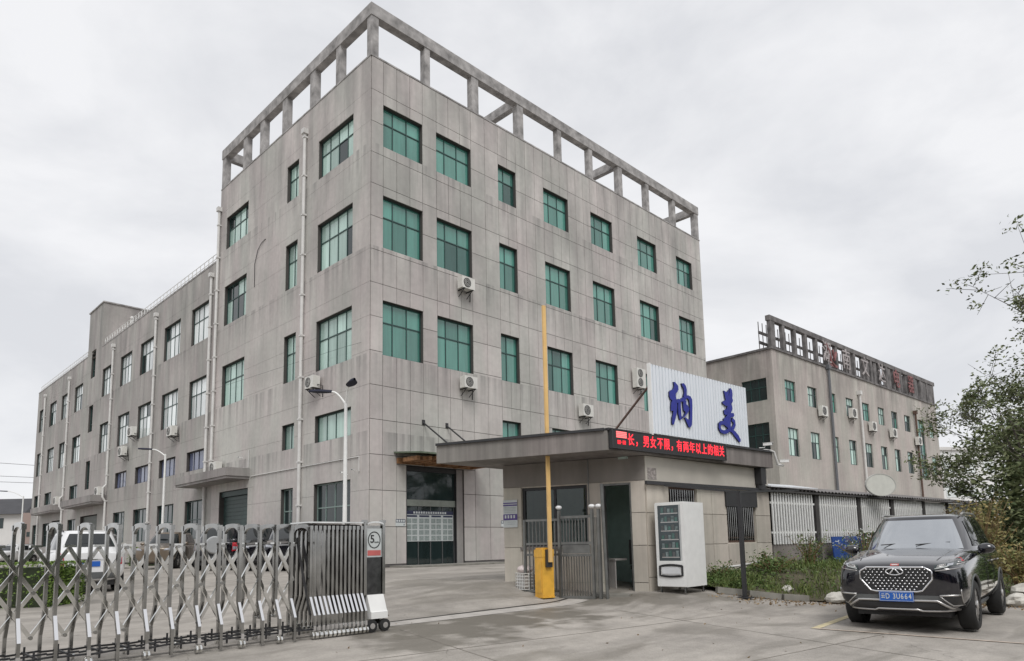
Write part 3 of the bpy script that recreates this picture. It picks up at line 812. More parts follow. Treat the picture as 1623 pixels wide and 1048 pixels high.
# stair tower standing on the roof, its face flush with the wall
ty0, ty1 = 37.75 - OY, 41.75 - OY
b = MB(); b.box(-T, 7.5, ty0, ty1, 17.56, 21.0); b.box(.31, 7.5, ty0, ty1, 17.01, 17.559)
b.box(-T, .3, ty0, 39.35 - OY, 17.302, 17.559); b.box(-T, .3, 40.6 - OY, ty1, 17.302, 17.559)
b.build('stair_tower', M['stone_wing'], wing)
b = MB(); b.box(-.1, 7.6, ty0 - .08, ty1 + .08, 21.002, 21.1); b.build('stair_tower_coping', M['frame_conc'], wing)
b = MB(); b.tube([(2.0, ty0 - .1, 17.1), (2.0, ty0 - .1, 20.0)], .09, 8); b.ball((2.0, ty0 - .1, 20.1), .16); b.build('vent_pipe', M['pvc'], wing)
def railing(parent, t0, t1, z):
    b = MB()
    for h in (.32, .6): b.tube([(.15, t0, z + h), (.15, t1, z + h)], .022, 6)
    n = int((t1 - t0) / .62)
    for i in range(n + 1):
        t = t0 + (t1 - t0) * i / n; b.box(.13, .17, t - .018, t + .018, z, z + .6)
    b.build('roof_railing', M['white_paint'], parent)
railing(wing, .1, 37.6 - OY, 17.4); railing(wing, 42.0 - OY, WL - .1, 17.4)
downpipe(wing, .72, 5.16, 16.5)
b = MB(); b.tube([(-.14, .72, .3), (-.14, .72, 4.6)], .075, 10); b.build('downpipe', M['pvc'], wing)
downpipe(wing, 24.86 - OY, .3, 16.5); downpipe(wing, 34.2 - OY, .3, 16.5, kink=5.9); downpipe(wing, 47.0 - OY, .3, 16.4, kink=5.9); downpipe(wing, 56.2 - OY, .3, 16.4)
for (t0, t1, x) in ((34.45 - OY, 43.2 - OY, -1.05), (47.7 - OY, 55.4 - OY, -.9)):
    b = MB(); b.box(x, -.031, t0, t1, 4.9, 5.38); b.box(x + .06, -.031, t0 + .06, t1 - .06, 4.76, 4.899); b.build('side_door_canopy', M['slab2'], wing)
for (a, c) in ((36.6 - OY, 41.4 - OY), (48.0 - OY, 51.0 - OY)):
    b = MB(); b.box(.2, .24, a + .05, c - .05, .3, 4.05)
    b.build('shed_door', mat('grey_green_door', (.10, .11, .10), .6, var=.2), wing)

# ------------------------------------------------------------------ air conditioners
def ac_unit(label, face, u, z, base, w=.74, h=.52, double=False, off=.12, group='outdoor air conditioning units on the walls'):
    """face 'x' looks to -y, 'y' looks to -x; base = wall origin"""
    loc = (base[0] + u, base[1] - off - .03, z) if face == 'x' else (base[0] - off - .03, base[1] + u, z)
    t = thing('air_conditioner', label, 'air conditioner', loc, 0 if face == 'x' else R(-90), group)
    b = MB(); b.box(-w / 2, w / 2, -.33, 0, 0, h)
    b.build('casing', M['ac_white'], t)
    for k in range(2 if double else 1):
        cz = h * (.5 if not double else (.27 + .47 * k)); rr = .40 * h if not double else .21 * h
        b = MB(); b.lathe([(rr, -.333), (rr, -.348), (rr * .9, -.348), (rr * .9, -.335)], (-.10 * w / .86, 0, cz), 'y', 20, cap=False); b.lathe([(rr * .88, -.336), (rr * .88, -.334)], (-.10 * w / .86, 0, cz), 'y', 20)
        fan = b.build('fan_grille', M['black_plastic'], t)
        b = MB()
        for q in (.3, .55, .8): b.lathe([(rr * q, -.338), (rr * q, -.346), (rr * q - .012, -.346)], (-.10 * w / .86, 0, cz), 'y', 18, cap=False)
        b.build('grille_ring', M['ac_white'], fan)
    for sx in (-w * .32, w * .32): b = MB(); b.box(sx - .02, sx + .02, -.36, off - .002, -.05, -.004); b.bar((sx, off - .03, -.32), (sx, -.28, -.05), .025, .025); b.build('bracket', M['dark_metal'], t)
    b = MB(); b.tube([(w / 2 + .03, -.15, .12), (w / 2 + .07, off - .05, .10), (w / 2 + .07, off - .03, -.4)], .02, 6); b.build('hose', M['black_plastic'], t)
    return t
ac_unit('white air conditioner under the second window of the third storey on the office front', 'x', 4.80, 12.45, (BX, BY))
ac_unit('white air conditioner below the second window of the second storey on the office front', 'x', 4.87, 7.97, (BX, BY))
ac_unit('white air conditioner with a large dark fan just above the guardhouse roof edge', 'x', 12.98, 7.68, (BX, BY), w=.82, h=.62)
ac_unit('tall white two fan air conditioner beside the white sign panel', 'x', 17.92, 9.92, (BX, BY), w=.86, h=1.12, double=True)
ac_unit('white air conditioner by the tall rain pipe above the double street lamp', 'y', 3.9, 7.95, (BX, BY), w=.7, h=.52)
ac_unit('white air conditioner standing on the concrete canopy of the side door', 'y', 13.85, 5.2, (BX, BY), w=.85, h=.56, off=.15)
ac_unit('white air conditioner under a wing window nearest the office building', 'y', 20.58, 8.0, (BX, BY), w=.82, h=.58)
ac_unit('white air conditioner below the fourth window column of the wing', 'y', 30.05, 7.82, (BX, BY), w=.85, h=.62)
ac_unit('white air conditioner up beside the third window column of the wing', 'y', 28.16, 8.97, (BX, BY), w=.85, h=.6)
ac_unit('white air conditioner on the wing above its middle door canopy', 'y', 35.4, 5.42, (BX, BY), w=.9, h=.62)
ac_unit('white air conditioner above the last door canopy at the end of the wing', 'y', 48.2, 5.42, (BX, BY), w=.95, h=.7)

# ------------------------------------------------------------------ building on the right
RA = R(-3)
rb = thing('workshop_building', 'grey workshop building behind the shed with blackened roof frame carrying faded letters', 'building', (50.21, 22.1, 0), RA)
scaleu = lambda u: u * (1.070 + .0016 * u)
RW = 37.0
aw = [(1.68, 3.3), (5.22, 6.74), (9.26, 10.0), (11.9, 13.3), (15.05, 16.5), (18.3, 19.7), (21.3, 22.65), (24.3, 25.75), (27.6, 29.25), (30.6, 31.9)]
holesB, wb_ = [], []
for i, (a, c) in enumerate(aw):
    a, c = scaleu(a), scaleu(c)
    if i == 8:
        holesB.append((a, c, 7.2, 13.4)); wb_.append((a, c, 7.2, 13.4, (.5,), (.2, .4, .6, .8), 0))
    else:
        for (z0, z1) in ((11.78, 13.46), (7.5, 9.7)):
            holesB.append((a, c, z0, z1)); wb_.append((a, c, z0, z1, (.33, .66) if c - a > 1.2 else (.5,), W2, i))
fB = lambda u, d, z: (u, d, z)
holesBL = [(.56, 2.62, 11.7, 13.42), (.56, 2.4, 7.7, 9.98)]
b = MB(); b.cur = 0
wall_with_holes(b, fB, 0, RW, -.4, 15.55, holesB, .3)
wall_with_holes(b, fL, 0, 24, -.4, 15.55, holesBL, .3)
b.quad((RW, 0, -.4), (RW, 24, -.4), (RW, 24, 15.55), (RW, 0, 15.55)); b.quad((0, 0, 15.2), (RW, 0, 15.2), (RW, 24, 15.2), (0, 24, 15.2)); b.quad((0, 24, -.4), (RW, 24, -.4), (RW, 24, 15.55), (0, 24, 15.55))
b.build('wall', M['stone_far'], rb, fix=False)
b = MB(); b.box(-.1, RW + .1, -.1, .3, 15.552, 15.72); b.box(-.1, .3, .301, 24, 15.552, 15.72); b.build('parapet_coping', M['frame_far'], rb)
for i, (a, c, z0, z1, f, r, k) in enumerate(wb_):
    window(rb, 'x', a, c, z0, z1, f, r, M['win_green'], M['pane_pale'] if i % 4 else M['pane'], seed=300 + i, alt=(M['pane_dark'], .25), inset=.12, t=.07)
for (a, c, z0, z1) in holesBL: window(rb, 'y', a, c, z0, z1, (.33, .66), (.6,), M['win_green'], M['pane_dark'], seed=int(z0), inset=.12, t=.07)
# roof frame: heavy posts and beam, thin rods and rails behind
n = 19
for i in range(n + 1):
    s = i * (RW - .7) / n
    m_ = MB(); m_.box(s, s + (.7 if i == 0 else .38), -.06, .22, 15.72, 17.8); m_.build('frame_post', M['frame_far'], rb)
m_ = MB(); m_.box(-.08, RW + .05, -.08, .28, 17.8, 18.2); m_.build('frame_beam', M['frame_far'], rb)
b = MB()
for z in (16.25, 17.05): b.box(.3, RW, 1.0, 1.12, z, z + .2)
i = 0
while i * .62 < RW: x = i * .62; b.box(x, x + .05, .9, .95, 15.3, 17.9); i += 1
b.build('frame_rail', M['frame_far'], rb)
for (a, c, m) in ((20.0, 20.6, 0), (23.2, 24.2, 0), (25.8, 27.0, 0), (28.2, 29.6, 0), (30.2, 31.6, 0), (32.4, 34.2, 0), (35, 36.8, 0), (14.1, 14.7, 0), (18.2, 18.7, 0)):
    b = MB(); b.box(a, c, -.02, .3, 15.73, 17.74); b.build('infill_panel', M['frame_far'], rb)
# rusty roof letters, faded, still standing in front of the frame
for ch, u, m in (('湖', 9.4, 'pale_letter'), ('南', 13.3, 'pale_letter'), ('文', 17.4, 'pale_letter'), ('达', 21.4, 'pale_letter'), ('电', 25.2, 'rust_letter'), ('器', 29.2, 'rust_letter')):
    me = text_mesh(ch, 2.0, .04, M[m], xscale=.85)
    o = link('roof_letter', me, rb); o.matrix_local = basis((u, -.2, 16.75), (1, 0, 0), (0, 0, 1), (0, -1, 0))
b = MB()
b.box(9.9, 11.5, -.18, -.12, 15.8, 16.0); b.tube([(9.3, -.16, 17.6), (9.9, -.16, 17.0), (10.1, -.16, 16.2), (10.9, -.16, 15.9)], .13, 6); b.tube([(10.6, -.16, 17.3), (10.9, -.16, 16.4), (11.3, -.16, 17.2)], .1, 6)
b.build('broken_letter', M['rust_letter'], rb)
def rpipe(u, z0, z1, r, m):
    b = MB(); b.tube([(u, -.2, z0), (u, -.2, z1)], r, 8); b.box(u - .2, u + .2, -.36, -.01, z1, z1 + .35)
    b.build('downpipe', m, rb)
rpipe(scaleu(8.7), .2, 15.4, .12, mat('grey_downpipe', (.12, .125, .135), .6)); rpipe(scaleu(14.3), .2, 14.0, .10, M['pvc']); rpipe(scaleu(26.7), .2, 13.8, .10, M['brown_metal'])
bx_ = lambda u: (50.21 + math.cos(RA) * u, 22.1 + math.sin(RA) * u)
for i, (u, z, lab) in enumerate(((6.95, 11.1, 'air conditioner under the second upper window of the workshop building'), (12.4, 11.6, 'air conditioner on the fourth upper window of the workshop building'),
        (16.2, 10.85, 'air conditioner below the fifth upper window of the workshop building'), (20.6, 10.7, 'air conditioner below the sixth upper window of the workshop building'), (26.6, 10.5, 'air conditioner by the brown pipe of the workshop building'))):
    uu = scaleu(u); px, py = bx_(uu)
    t = ac_unit(lab, 'x', 0, z, (px, py), w=1.05, h=.85, group='air conditioners on the workshop building'); t.rotation_euler[2] = RA

# ------------------------------------------------------------------ guardhouse
P0 = Vector((11.79, 7.98)); P1 = Vector((10.72, 10.99)); P2 = Vector((16.3, 7.74)); P3 = Vector((16.2, 11.3))
gh = thing('guardhouse', 'low tiled guardhouse with wide flat concrete roof and open door', 'building', (P0.x, P0.y, 0))
e1 = (P1 - P0).normalized(); e3 = (P2 - P0).normalized()
nF = Vector((e1.y, -e1.x)); nR = Vector((-e3.y, e3.x))
FLEN, RLEN = (P1 - P0).length, 4.98
fF = lambda u, d, z: (e1.x * u + nF.x * d, e1.y * u + nF.y * d, z)
fG = lambda u, d, z: (e3.x * u + nR.x * d, e3.y * u + nR.y * d, z)
hF = [(1.24, 2.76, 1.10, 2.38), (.30, .92, .16, 2.37)]
hG = [(.76, 1.80, 1.1, 2.30), (2.98, 4.28, 1.10, 2.29)]
b = MB(); b.cur = 0
def open_wall(mb, fn, u0, u1, z0, z1, holes, th):
    us = sorted({u0, u1} | {h[0] for h in holes} | {h[1] for h in holes}); zs = sorted({z0, z1} | {h[2] for h in holes} | {h[3] for h in holes})
    for a, c in zip(us, us[1:]):
        for e, f in zip(zs, zs[1:]):
            if any(h[0] < (a + c) / 2 < h[1] and h[2] < (e + f) / 2 < h[3] for h in holes): continue
            mb.box(a, c, 0, th, e, f, fn)
open_wall(b, fF, 0.2, FLEN, -.2, 2.905, hF, .2)
open_wall(b, fG, 0, RLEN, -.3, 2.905, hG, .2)
q0 = [fF(FLEN, .0, 0), fF(FLEN, .2, 0)]
b.add([(*q[:2], z) for z in (-.2, 2.905) for q in (fF(FLEN - .0, .201, 0), fF(FLEN, .4, 0), (P3.x - P0.x, P3.y - P0.y), (P3.x - P0.x, P3.y - P0.y - .2))], [(0, 1, 2, 3), (4, 7, 6, 5), (0, 4, 5, 1), (1, 5, 6, 2), (2, 6, 7, 3), (3, 7, 4, 0)])
P3 = Vector((16.55, 11.3))
b.add([(*q[:2], z) for z in (-.3, 2.905) for q in (fG(RLEN - .2, .201, 0), fG(RLEN, .201, 0), (P3.x - P0.x, P3.y - P0.y - .21), (P3.x - P0.x - .2, P3.y - P0.y - .21))], [(0, 1, 2, 3), (4, 7, 6, 5), (0, 4, 5, 1), (1, 5, 6, 2), (2, 6, 7, 3), (3, 7, 4, 0)])
b.build('wall', M['stone_guard'], gh, fix=True)
b = MB(); b.add([(*fF(.05, .05, 0)[:2], .16), (*fF(FLEN, .05, 0)[:2], .16), (P3.x - P0.x, P3.y - P0.y, .16), (*fG(RLEN, .05, 0)[:2], .16)], [(0, 1, 2, 3)])
b.build('floor', M['floor_in'], gh, fix=False)
b = MB(); b.box(1.5, 1.54, .25, 3.0, .17, 2.9); b.build('inner_partition', M['interior'], gh)
b = MB(); b.box(.25, 4.3, 2.9, 2.94, .17, 2.9); b.build('inner_back_wall', M['interior'], gh)
b = MB(); b.box(-.2, 4.4, .3, 2.85, 2.86, 2.905); b.build('ceiling', M['interior'], gh)
def tiles(fn, us, zs, holes, gap):
    for q in panel_cells(us, zs, holes):
        a, c, e, f = gcell(q, gap); b = MB(); b.box(a, c, -.025, -.001, e, f, fn); b.build('wall_tile', M['stone_guard'], gh)
tiles(fF, [.0, .30, .92, 1.24, 1.72, 2.24, 2.76, FLEN], [-.1, .35, 1.09, 1.75, 2.40], hF, .012)
b = MB(); b.box(0, FLEN, -.022, -.001, 2.405, 2.90, fF); b.build('upper_band', mat('canopy_shaded_band', (.22, .20, .18), .8, var=.2, nscale=1.5, stretch=(2, 2, .6)), gh)  # plain band; the shade of the canopy is put into its darker colour
tiles(fG, [0, .76, 1.28, 1.80, 2.37, 2.98, 3.62, 4.28, RLEN], [-.15, .45, 1.08, 1.74, 2.31], hG, .012)
b = MB(); b.box(0, RLEN, -.022, -.001, 2.315, 2.90, fG); b.build('upper_band', mat('plain_render_band', (.47, .44, .385), .8, var=.12, nscale=2), gh)
# front window: dark sliding panes in a dark frame
a, c, e, f = hF[0]
b = MB(); b.box(a, a + .06, .05, .13, e, f, fF); b.box(c - .06, c, .05, .13, e, f, fF); b.box(a + .061, c - .061, .05, .13, e, e + .05, fF); b.box(a + .061, c - .061, .05, .13, f - .06, f, fF); b.box((a + c) / 2 - .025, (a + c) / 2 + .025, .06, .12, e + .051, f - .061, fF)
wo = b.build('window', M['dark_metal'], gh)
for k in range(2):
    b = MB(); x0 = a + .06 + k * (c - a - .12) / 2; b.box(x0, x0 + (c - a - .12) / 2, .085, .095, e + .05, f - .06, fF); b.build('pane', M['clear'], wo)
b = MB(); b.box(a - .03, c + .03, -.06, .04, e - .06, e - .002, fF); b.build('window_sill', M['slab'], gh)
# barred windows of the side wall, each bar a piece
for (a, c, e, f) in hG:
    b = MB(); b.box(a, a + .05, .04, .1, e, f, fG); b.box(c - .05, c, .04, .1, e, f, fG); b.box(a + .051, c - .051, .04, .1, e, e + .05, fG); b.box(a + .051, c - .051, .04, .1, f - .05, f, fG)
    b.box(a + .051, c - .051, .03, .05, e + .1, e + .13, fG)
    w_ = b.build('window', M['brown_metal'], gh)
    b = MB(); b.box(a + .05, c - .05, .12, .13, e + .05, f - .05, fG); b.build('pane', M['clear'], w_)
    k = 0
    while a + .09 + k * .085 < c - .05:
        x = a + .09 + k * .085; m_ = MB(); m_.box(x, x + .022, .0, .022, e + .05, f - .05, fG); m_.build('window_bar', M['steel_dull'], w_); k += 1
a, c, e, f = hG[1]
b = MB(); b.box(a - .06, c + .03, -.07, -.027, f - .36, f + .02, fG); b.build('shutter_box', M['dark_metal'], gh)
# door frame and inner room
a, c, e, f = hF[1]
b = MB(); b.box(a, a + .04, .02, .16, e, f, fF); b.box(c - .04, c, .02, .16, e, f, fF); b.box(a + .041, c - .041, .02, .16, f - .04, f, fF); b.build('door_frame', M['galv'], gh)
b = MB(); b.box(a - .05, c + .1, -.6, .0, .02, .155, fF); b.build('door_step', M['kerb'], gh)
# roof slab
cs = [(10.52, 7.93), (16.62, 7.47), (16.9, 11.6), (9.24, 11.51)]
b = MB(); b.add([(x - P0.x, y - P0.y, z) for z in (2.91, 3.285) for (x, y) in cs], [(0, 3, 2, 1), (4, 5, 6, 7), (0, 1, 5, 4), (1, 2, 6, 5), (2, 3, 7, 6), (3, 0, 4, 7)])
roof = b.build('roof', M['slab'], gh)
b = MB()
cc = [(x - P0.x, y - P0.y) for x, y in cs]
for (p, q) in zip(cc, cc[1:] + cc[:1]):
    d = (Vector(q) - Vector(p)).normalized(); b.bar((p[0], p[1], 3.31), (q[0] - d.x * .05, q[1] - d.y * .05, 3.31), .09, .05)
b.build('roof_flashing', M['dark_metal'], roof)
b = MB(); b.tube([fF(1.2, -.03, 1.94), fF(1.2, -.03, 2.9)], .012, 6); b.build('conduit', M['galv'], gh)
# dark drain box under the far roof corner
b = MB(); b.box(4.34, 4.58, -.2, -.026, 2.50, 2.9, fG); b.lathe([(.11, 2.36), (.11, 2.5)], fG(4.46, -.11, 0), 'z', 12); b.build('drain_box', M['dark_metal'], gh)
# grey notice painted on the corner of the band: a small faded square print
b = MB(); b.box(.06, .36, -.027, -.023, 2.42, 2.66, fG); b.build('faded_print', mat('faded_print', (.30, .27, .25), .8, var=.5, nscale=22, detail=1), gh)

# room furniture
t = thing('desk', 'pale desk standing inside the open guardhouse door', 'desk', (P0.x + fF(1.05, .75, 0)[0], P0.y + fF(1.05, .75, 0)[1], .16), R(-15))
b = MB(); b.box(-.16, .16, -.4, .4, .62, .66); b.build('desk_top', M['desk'], t)
b = MB(); b.box(-.15, -.12, -.38, .38, 0, .62); b.build('desk_panel', M['desk'], t)
t = thing('office_chair', 'dark chair inside the guardhouse next to the desk', 'chair', (P0.x + fF(.38, 1.1, 0)[0], P0.y + fF(.38, 1.1, 0)[1], .16), R(20))
b = MB(); b.box(-.24, .24, -.24, .24, .42, .5); b.build('seat', M['black_plastic'], t)
b = MB(); b.box(-.22, .22, .2, .26, .52, 1.05); b.build('backrest', M['black_plastic'], t)
for sx in (-.2, .2):
    for sy in (-.2, .2): b = MB(); b.box(sx - .02, sx + .02, sy - .02, sy + .02, 0, .42); b.build('leg', M['dark_metal'], t)
b = MB(); b.lathe([(.15, 0), (.15, .03), (.12, .035)], axis='x', n=20); wc = b.build('wall_clock', M['black_plastic'], None, (P0.x + 1.46, P0.y + 1.2, 1.75)); tag(wc, 'round dark clock on the inner wall of the guardhouse', 'clock')

# LED board along the fascia
q0, q1 = Vector((10.52, 7.93)), Vector((16.62, 7.47))
ld = (q1 - q0).normalized(); ln = Vector((ld.y, -ld.x))
led = thing('led_display', 'black LED board with scrolling red Chinese text along the guardhouse roof edge', 'sign', (q0.x, q0.y, 2.94), math.atan2(ld.y, ld.x))
b = MB(); b.box(.03, 3.92, -.09, -.003, 0, .375); b.build('housing', M['black_plastic'], led)
b = MB(); b.box(.03, .06, -.10, -.092, 0, .375); b.box(3.89, 3.92, -.10, -.092, 0, .375); b.box(.061, 3.889, -.10, -.092, 0, .015); b.box(.061, 3.889, -.10, -.092, .36, .375); b.build('bezel', M['dark_metal'], led)
chars = [('长', .585), ('，', .82), ('男', 1.06), ('女', 1.28), ('不', 1.51), ('限', 1.73), ('，', 1.96), ('有', 2.16), ('两', 2.385), ('年', 2.61), ('以', 2.835), ('上', 3.06), ('的', 3.285), ('相', 3.51), ('关', 3.735)]
for ch, x in chars:
    me = text_mesh(ch, .25, .003, M['led_red'], xscale=.80, offset=.003)
    o = link('led_character', me, led); o.matrix_local = basis((x, -.0945, .185), (1, 0, 0), (0, 0, 1), (0, -1, 0))
b = MB()
for i in range(4): b.box(.16, .46, -.096, -.0915, .215 + i * .032, .215 + i * .032 + .024)
b.build('led_rows', M['led_pink'], led)
b = MB()
for i in range(5):
    x = .19 + i * .05
    if i == 2: b.box(x, x + .03, -.096, -.0915, .125, .135); continue
    b.box(x, x + .008, -.096, -.0915, .09, .165); b.box(x + .028, x + .036, -.096, -.0915, .09, .165); b.box(x + .009, x + .027, -.096, -.0915, .158, .165); b.box(x + .009, x + .027, -.096, -.0915, .09, .097); b.box(x + .009, x + .027, -.096, -.0915, .124, .131)
b.build('led_digits', M['led_red'], led)

# white corrugated sign with the two calligraphic characters
sA, sB = Vector((11.78, 7.74)), Vector((15.47, 7.51)); sdv = (sB - sA).normalized()
sg = thing('roof_sign', 'white corrugated sign panel with two blue brush characters on the guardhouse roof', 'sign', (sA.x, sA.y, 3.335), math.atan2(sdv.y, sdv.x))
SW, SH = 3.72, 1.44
b = MB(); x = 0.0; prof = []
while x < SW - .001:
    prof += [(x, 0), (x + .080, 0), (x + .086, .027), (x + .104, .027), (x + .11, 0)]; x += .11
prof = [p for p in prof if p[0] <= SW] + [(SW, 0)]
n = len(prof); vs_ = [(p[0], p[1], z) for z in (0, SH) for p in prof]
b.add(vs_, [(i, i + 1, n + i + 1, n + i) for i in range(n - 1)])
b.quad((0, .03, 0), (SW, .03, 0), (SW, .03, SH), (0, .03, SH)); b.quad((0, 0, 0), (0, .03, 0), (0, .03, SH), (0, 0, SH)); b.quad((SW, 0, 0), (SW, .03, 0), (SW, .03, SH), (SW, 0, SH)); b.quad((0, .0, SH), (SW, 0, SH), (SW, .03, SH), (0, .03, SH))
b.build('panel', M['sign_white'], sg, fix=False)
b = MB(); b.box(-.03, -.002, -.03, .05, -.04, SH + .01); b.build('edge_trim', M['white_paint'], sg)
for x in (.15, 1.9, 3.6): b = MB(); b.bar((x, .06, -.04), (x, .06, SH - .1), .05, .05); b.bar((x, .08, SH * .75), (x, 1.4, -.03), .035, .035); b.build('support_strut', M['brown_metal'], sg)
P1c = [(0.763, 1.203), (0.815, 1.21), (0.919, 1.14), (0.925, 1.064), (0.881, 1.003), (0.816, 0.956), (0.818, 0.892), (0.846, 0.814), (0.851, 0.71), (0.826, 0.567), (0.77, 0.422), (0.696, 0.286), (0.654, 0.275), (0.639, 0.328), (0.651, 0.433), (0.68, 0.488), (0.701, 0.576), (0.621, 0.567), (0.624, 0.66), (0.651, 0.755), (0.68, 0.794), (0.618, 0.821), (0.589, 0.875), (0.593, 0.968), (0.637, 1.002), (0.735, 1.042), (0.775, 1.114)]
P2c = [(0.841, 0.819), (0.896, 0.858), (0.969, 0.847), (1.021, 0.889), (1.112, 0.924), (1.164, 0.954), (1.256, 0.982), (1.354, 0.967), (1.41, 0.908), (1.408, 0.776), (1.376, 0.487), (1.349, 0.342), (1.294, 0.283), (1.234, 0.277), (1.198, 0.327), (1.128, 0.425), (1.102, 0.469), (1.133, 0.485), (1.209, 0.451), (1.279, 0.453), (1.302, 0.597), (1.312, 0.765), (1.296, 0.87), (1.25, 0.912), (1.199, 0.905), (1.123, 0.825), (0.985, 0.808), (0.835, 0.755)]
P3c = [(0.89, 0.785), (0.974, 0.801), (0.976, 0.655), (0.985, 0.469), (0.989, 0.44), (0.931, 0.402), (0.904, 0.425), (0.874, 0.526), (0.87, 0.642)]
P4c = [(1.042, 1.21), (1.118, 1.227), (1.184, 1.189), (1.223, 1.111), (1.211, 0.966), (1.189, 0.904), (1.11, 0.906), (1.09, 0.939), (1.125, 1.026), (1.109, 1.119), (1.063, 1.16)]
P5c = [(1.069, 0.83), (1.185, 0.856), (1.181, 0.767), (1.217, 0.768), (1.274, 0.689), (1.255, 0.634), (1.179, 0.56), (1.084, 0.485), (1.023, 0.455), (1.005, 0.471), (1.077, 0.52), (1.131, 0.578), (1.115, 0.612), (1.067, 0.63), (1.056, 0.734)]
Q1c = [(2.694, 1.273), (2.737, 1.272), (2.797, 1.251), (2.864, 1.281), (2.912, 1.323), (2.906, 1.266), (2.878, 1.17), (2.938, 1.256), (2.957, 1.365), (3.002, 1.378), (3.056, 1.328), (3.064, 1.229), (3.041, 1.14), (3.068, 1.101), (3.044, 1.048), (2.98, 1.005), (3.015, 0.952), (3.027, 0.897), (2.995, 0.836), (2.952, 0.796), (2.976, 0.777), (3.055, 0.797), (3.088, 0.747), (3.066, 0.709), (2.979, 0.685), (2.918, 0.672), (2.92, 0.616), (2.9, 0.431), (2.95, 0.421), (3.085, 0.364), (3.206, 0.29), (3.3, 0.192), (3.294, 0.141), (3.24, 0.123), (3.167, 0.173), (3.07, 0.235), (2.928, 0.335), (2.872, 0.337), (2.842, 0.362), (2.802, 0.463), (2.744, 0.464), (2.681, 0.507), (2.619, 0.556), (2.625, 0.613), (2.709, 0.657), (2.792, 0.729), (2.715, 0.706), (2.671, 0.722), (2.648, 0.783), (2.664, 0.819), (2.754, 0.844), (2.789, 0.883), (2.809, 0.928), (2.738, 0.926), (2.653, 0.951), (2.6, 0.99), (2.674, 1.031), (2.752, 1.062), (2.732, 1.158)]
ring = [(2.858, 0.399), (2.753, 0.472), (2.632, 0.516), (2.52, 0.511), (2.441, 0.462), (2.434, 0.385), (2.488, 0.315), (2.609, 0.299), (2.738, 0.331), (2.858, 0.399)]
leaf = [(2.973, 0.635), (3.064, 0.595), (3.072, 0.525), (3.017, 0.449), (2.922, 0.398)]
def stroke_poly(pts, w):
    l, r = [], []
    for i, p in enumerate(pts):
        a, c = Vector(pts[max(i - 1, 0)]), Vector(pts[min(i + 1, len(pts) - 1)]); d = (c - a).normalized(); nn = Vector((-d.y, d.x)) * w / 2
        l.append(tuple(Vector(p) + nn)); r.append(tuple(Vector(p) - nn))
    return l, r
def char_mesh(polys, strokes, name):
    b = MB(); b.side = 1
    for k, p in enumerate(polys):
        off = .0015 * k
        tri = [tuple(p)]
        b.prism(p, lambda u, v: (u, -.035 - off, v - .045), lambda u, v: (u, -.002, v - .045))
    for k, (pts, w) in enumerate(strokes):
        l, r = stroke_poly(pts, w); off = .0015 * (k + len(polys))
        for i in range(len(pts) - 1):
            b.prism([l[i], l[i + 1], r[i + 1], r[i]], lambda u, v: (u, -.035 - off - .0004 * i, v - .045), lambda u, v: (u, -.002, v - .045))
    return b.build(name, [M['blue_letter'], M['letter_side']], sg)
char_mesh([P1c, P2c, P3c, P4c, P5c], [], 'brush_character')
char_mesh([Q1c], [(ring, .085), (leaf, .09)], 'brush_character')

# bent pipe with camera at the roof end
b = MB(); b.tube([(16.2, 7.56, 3.32), (16.3, 7.5, 3.33), (16.5, 7.45, 3.33), (16.62, 7.42, 3.3), (16.72, 7.38, 2.98), (16.9, 7.34, 2.98)], .03, 8)
pa = b.build('pipe_arm', M['pvc']); tag(pa, 'bent white pipe arm at the end of the guardhouse roof', 'pipe')
cctv('upright white camera standing on the guardhouse roof edge by the sign', (16.35, 7.52, 3.48), R(10))

# ------------------------------------------------------------------ awning and its post
aw_ = thing('iron_rail', 'thin dark iron rail frame along the guardhouse wall above the vending machine', 'rail', (0, 0, 0))
def rail_piece(p, q, w=.05, t_=.05):
    b = MB(); b.bar(p, q, w, t_); b.build('rail_bar', M['dark_metal'], aw_)
rail_piece((11.70, 7.90, 2.345), (16.85, 7.62, 2.37), .05, .07)
rail_piece((12.84, 6.50, 2.10), (12.30, 7.86, 2.31), .04, .04)
rail_piece((12.84, 6.50, 2.10), (16.9, 7.0, 2.34), .04, .04)
zp = G(12.84, 6.53)
b = MB(); b.box(-.036, .036, -.036, .036, .02, 2.08 - zp); b.box(-.13, .13, -.13, .13, 0, .02)
po = b.build('steel_post', M['dark_metal'], None, (12.84, 6.50, zp)); tag(po, 'dark square steel post standing before the guardhouse wall', 'post')
b = MB(); b.tube([fG(1.85, -.5, .58), fG(2.6, -.5, .60), fG(3.4, -.52, .66)], .025, 8); bp_ = b.build('white_pipe', M['pvc'], None, (P0.x, P0.y, 0)); tag(bp_, 'long white pipe running along the guardhouse side wall from the vending machine', 'pipe')

# ------------------------------------------------------------------ vending machine
zv = .16
vm = thing('vending_machine', 'tall white vending machine with glass front against the guardhouse wall', 'vending machine', (11.74, 7.75, zv), R(3))
VW, VD, VH = .62, .84, 1.64
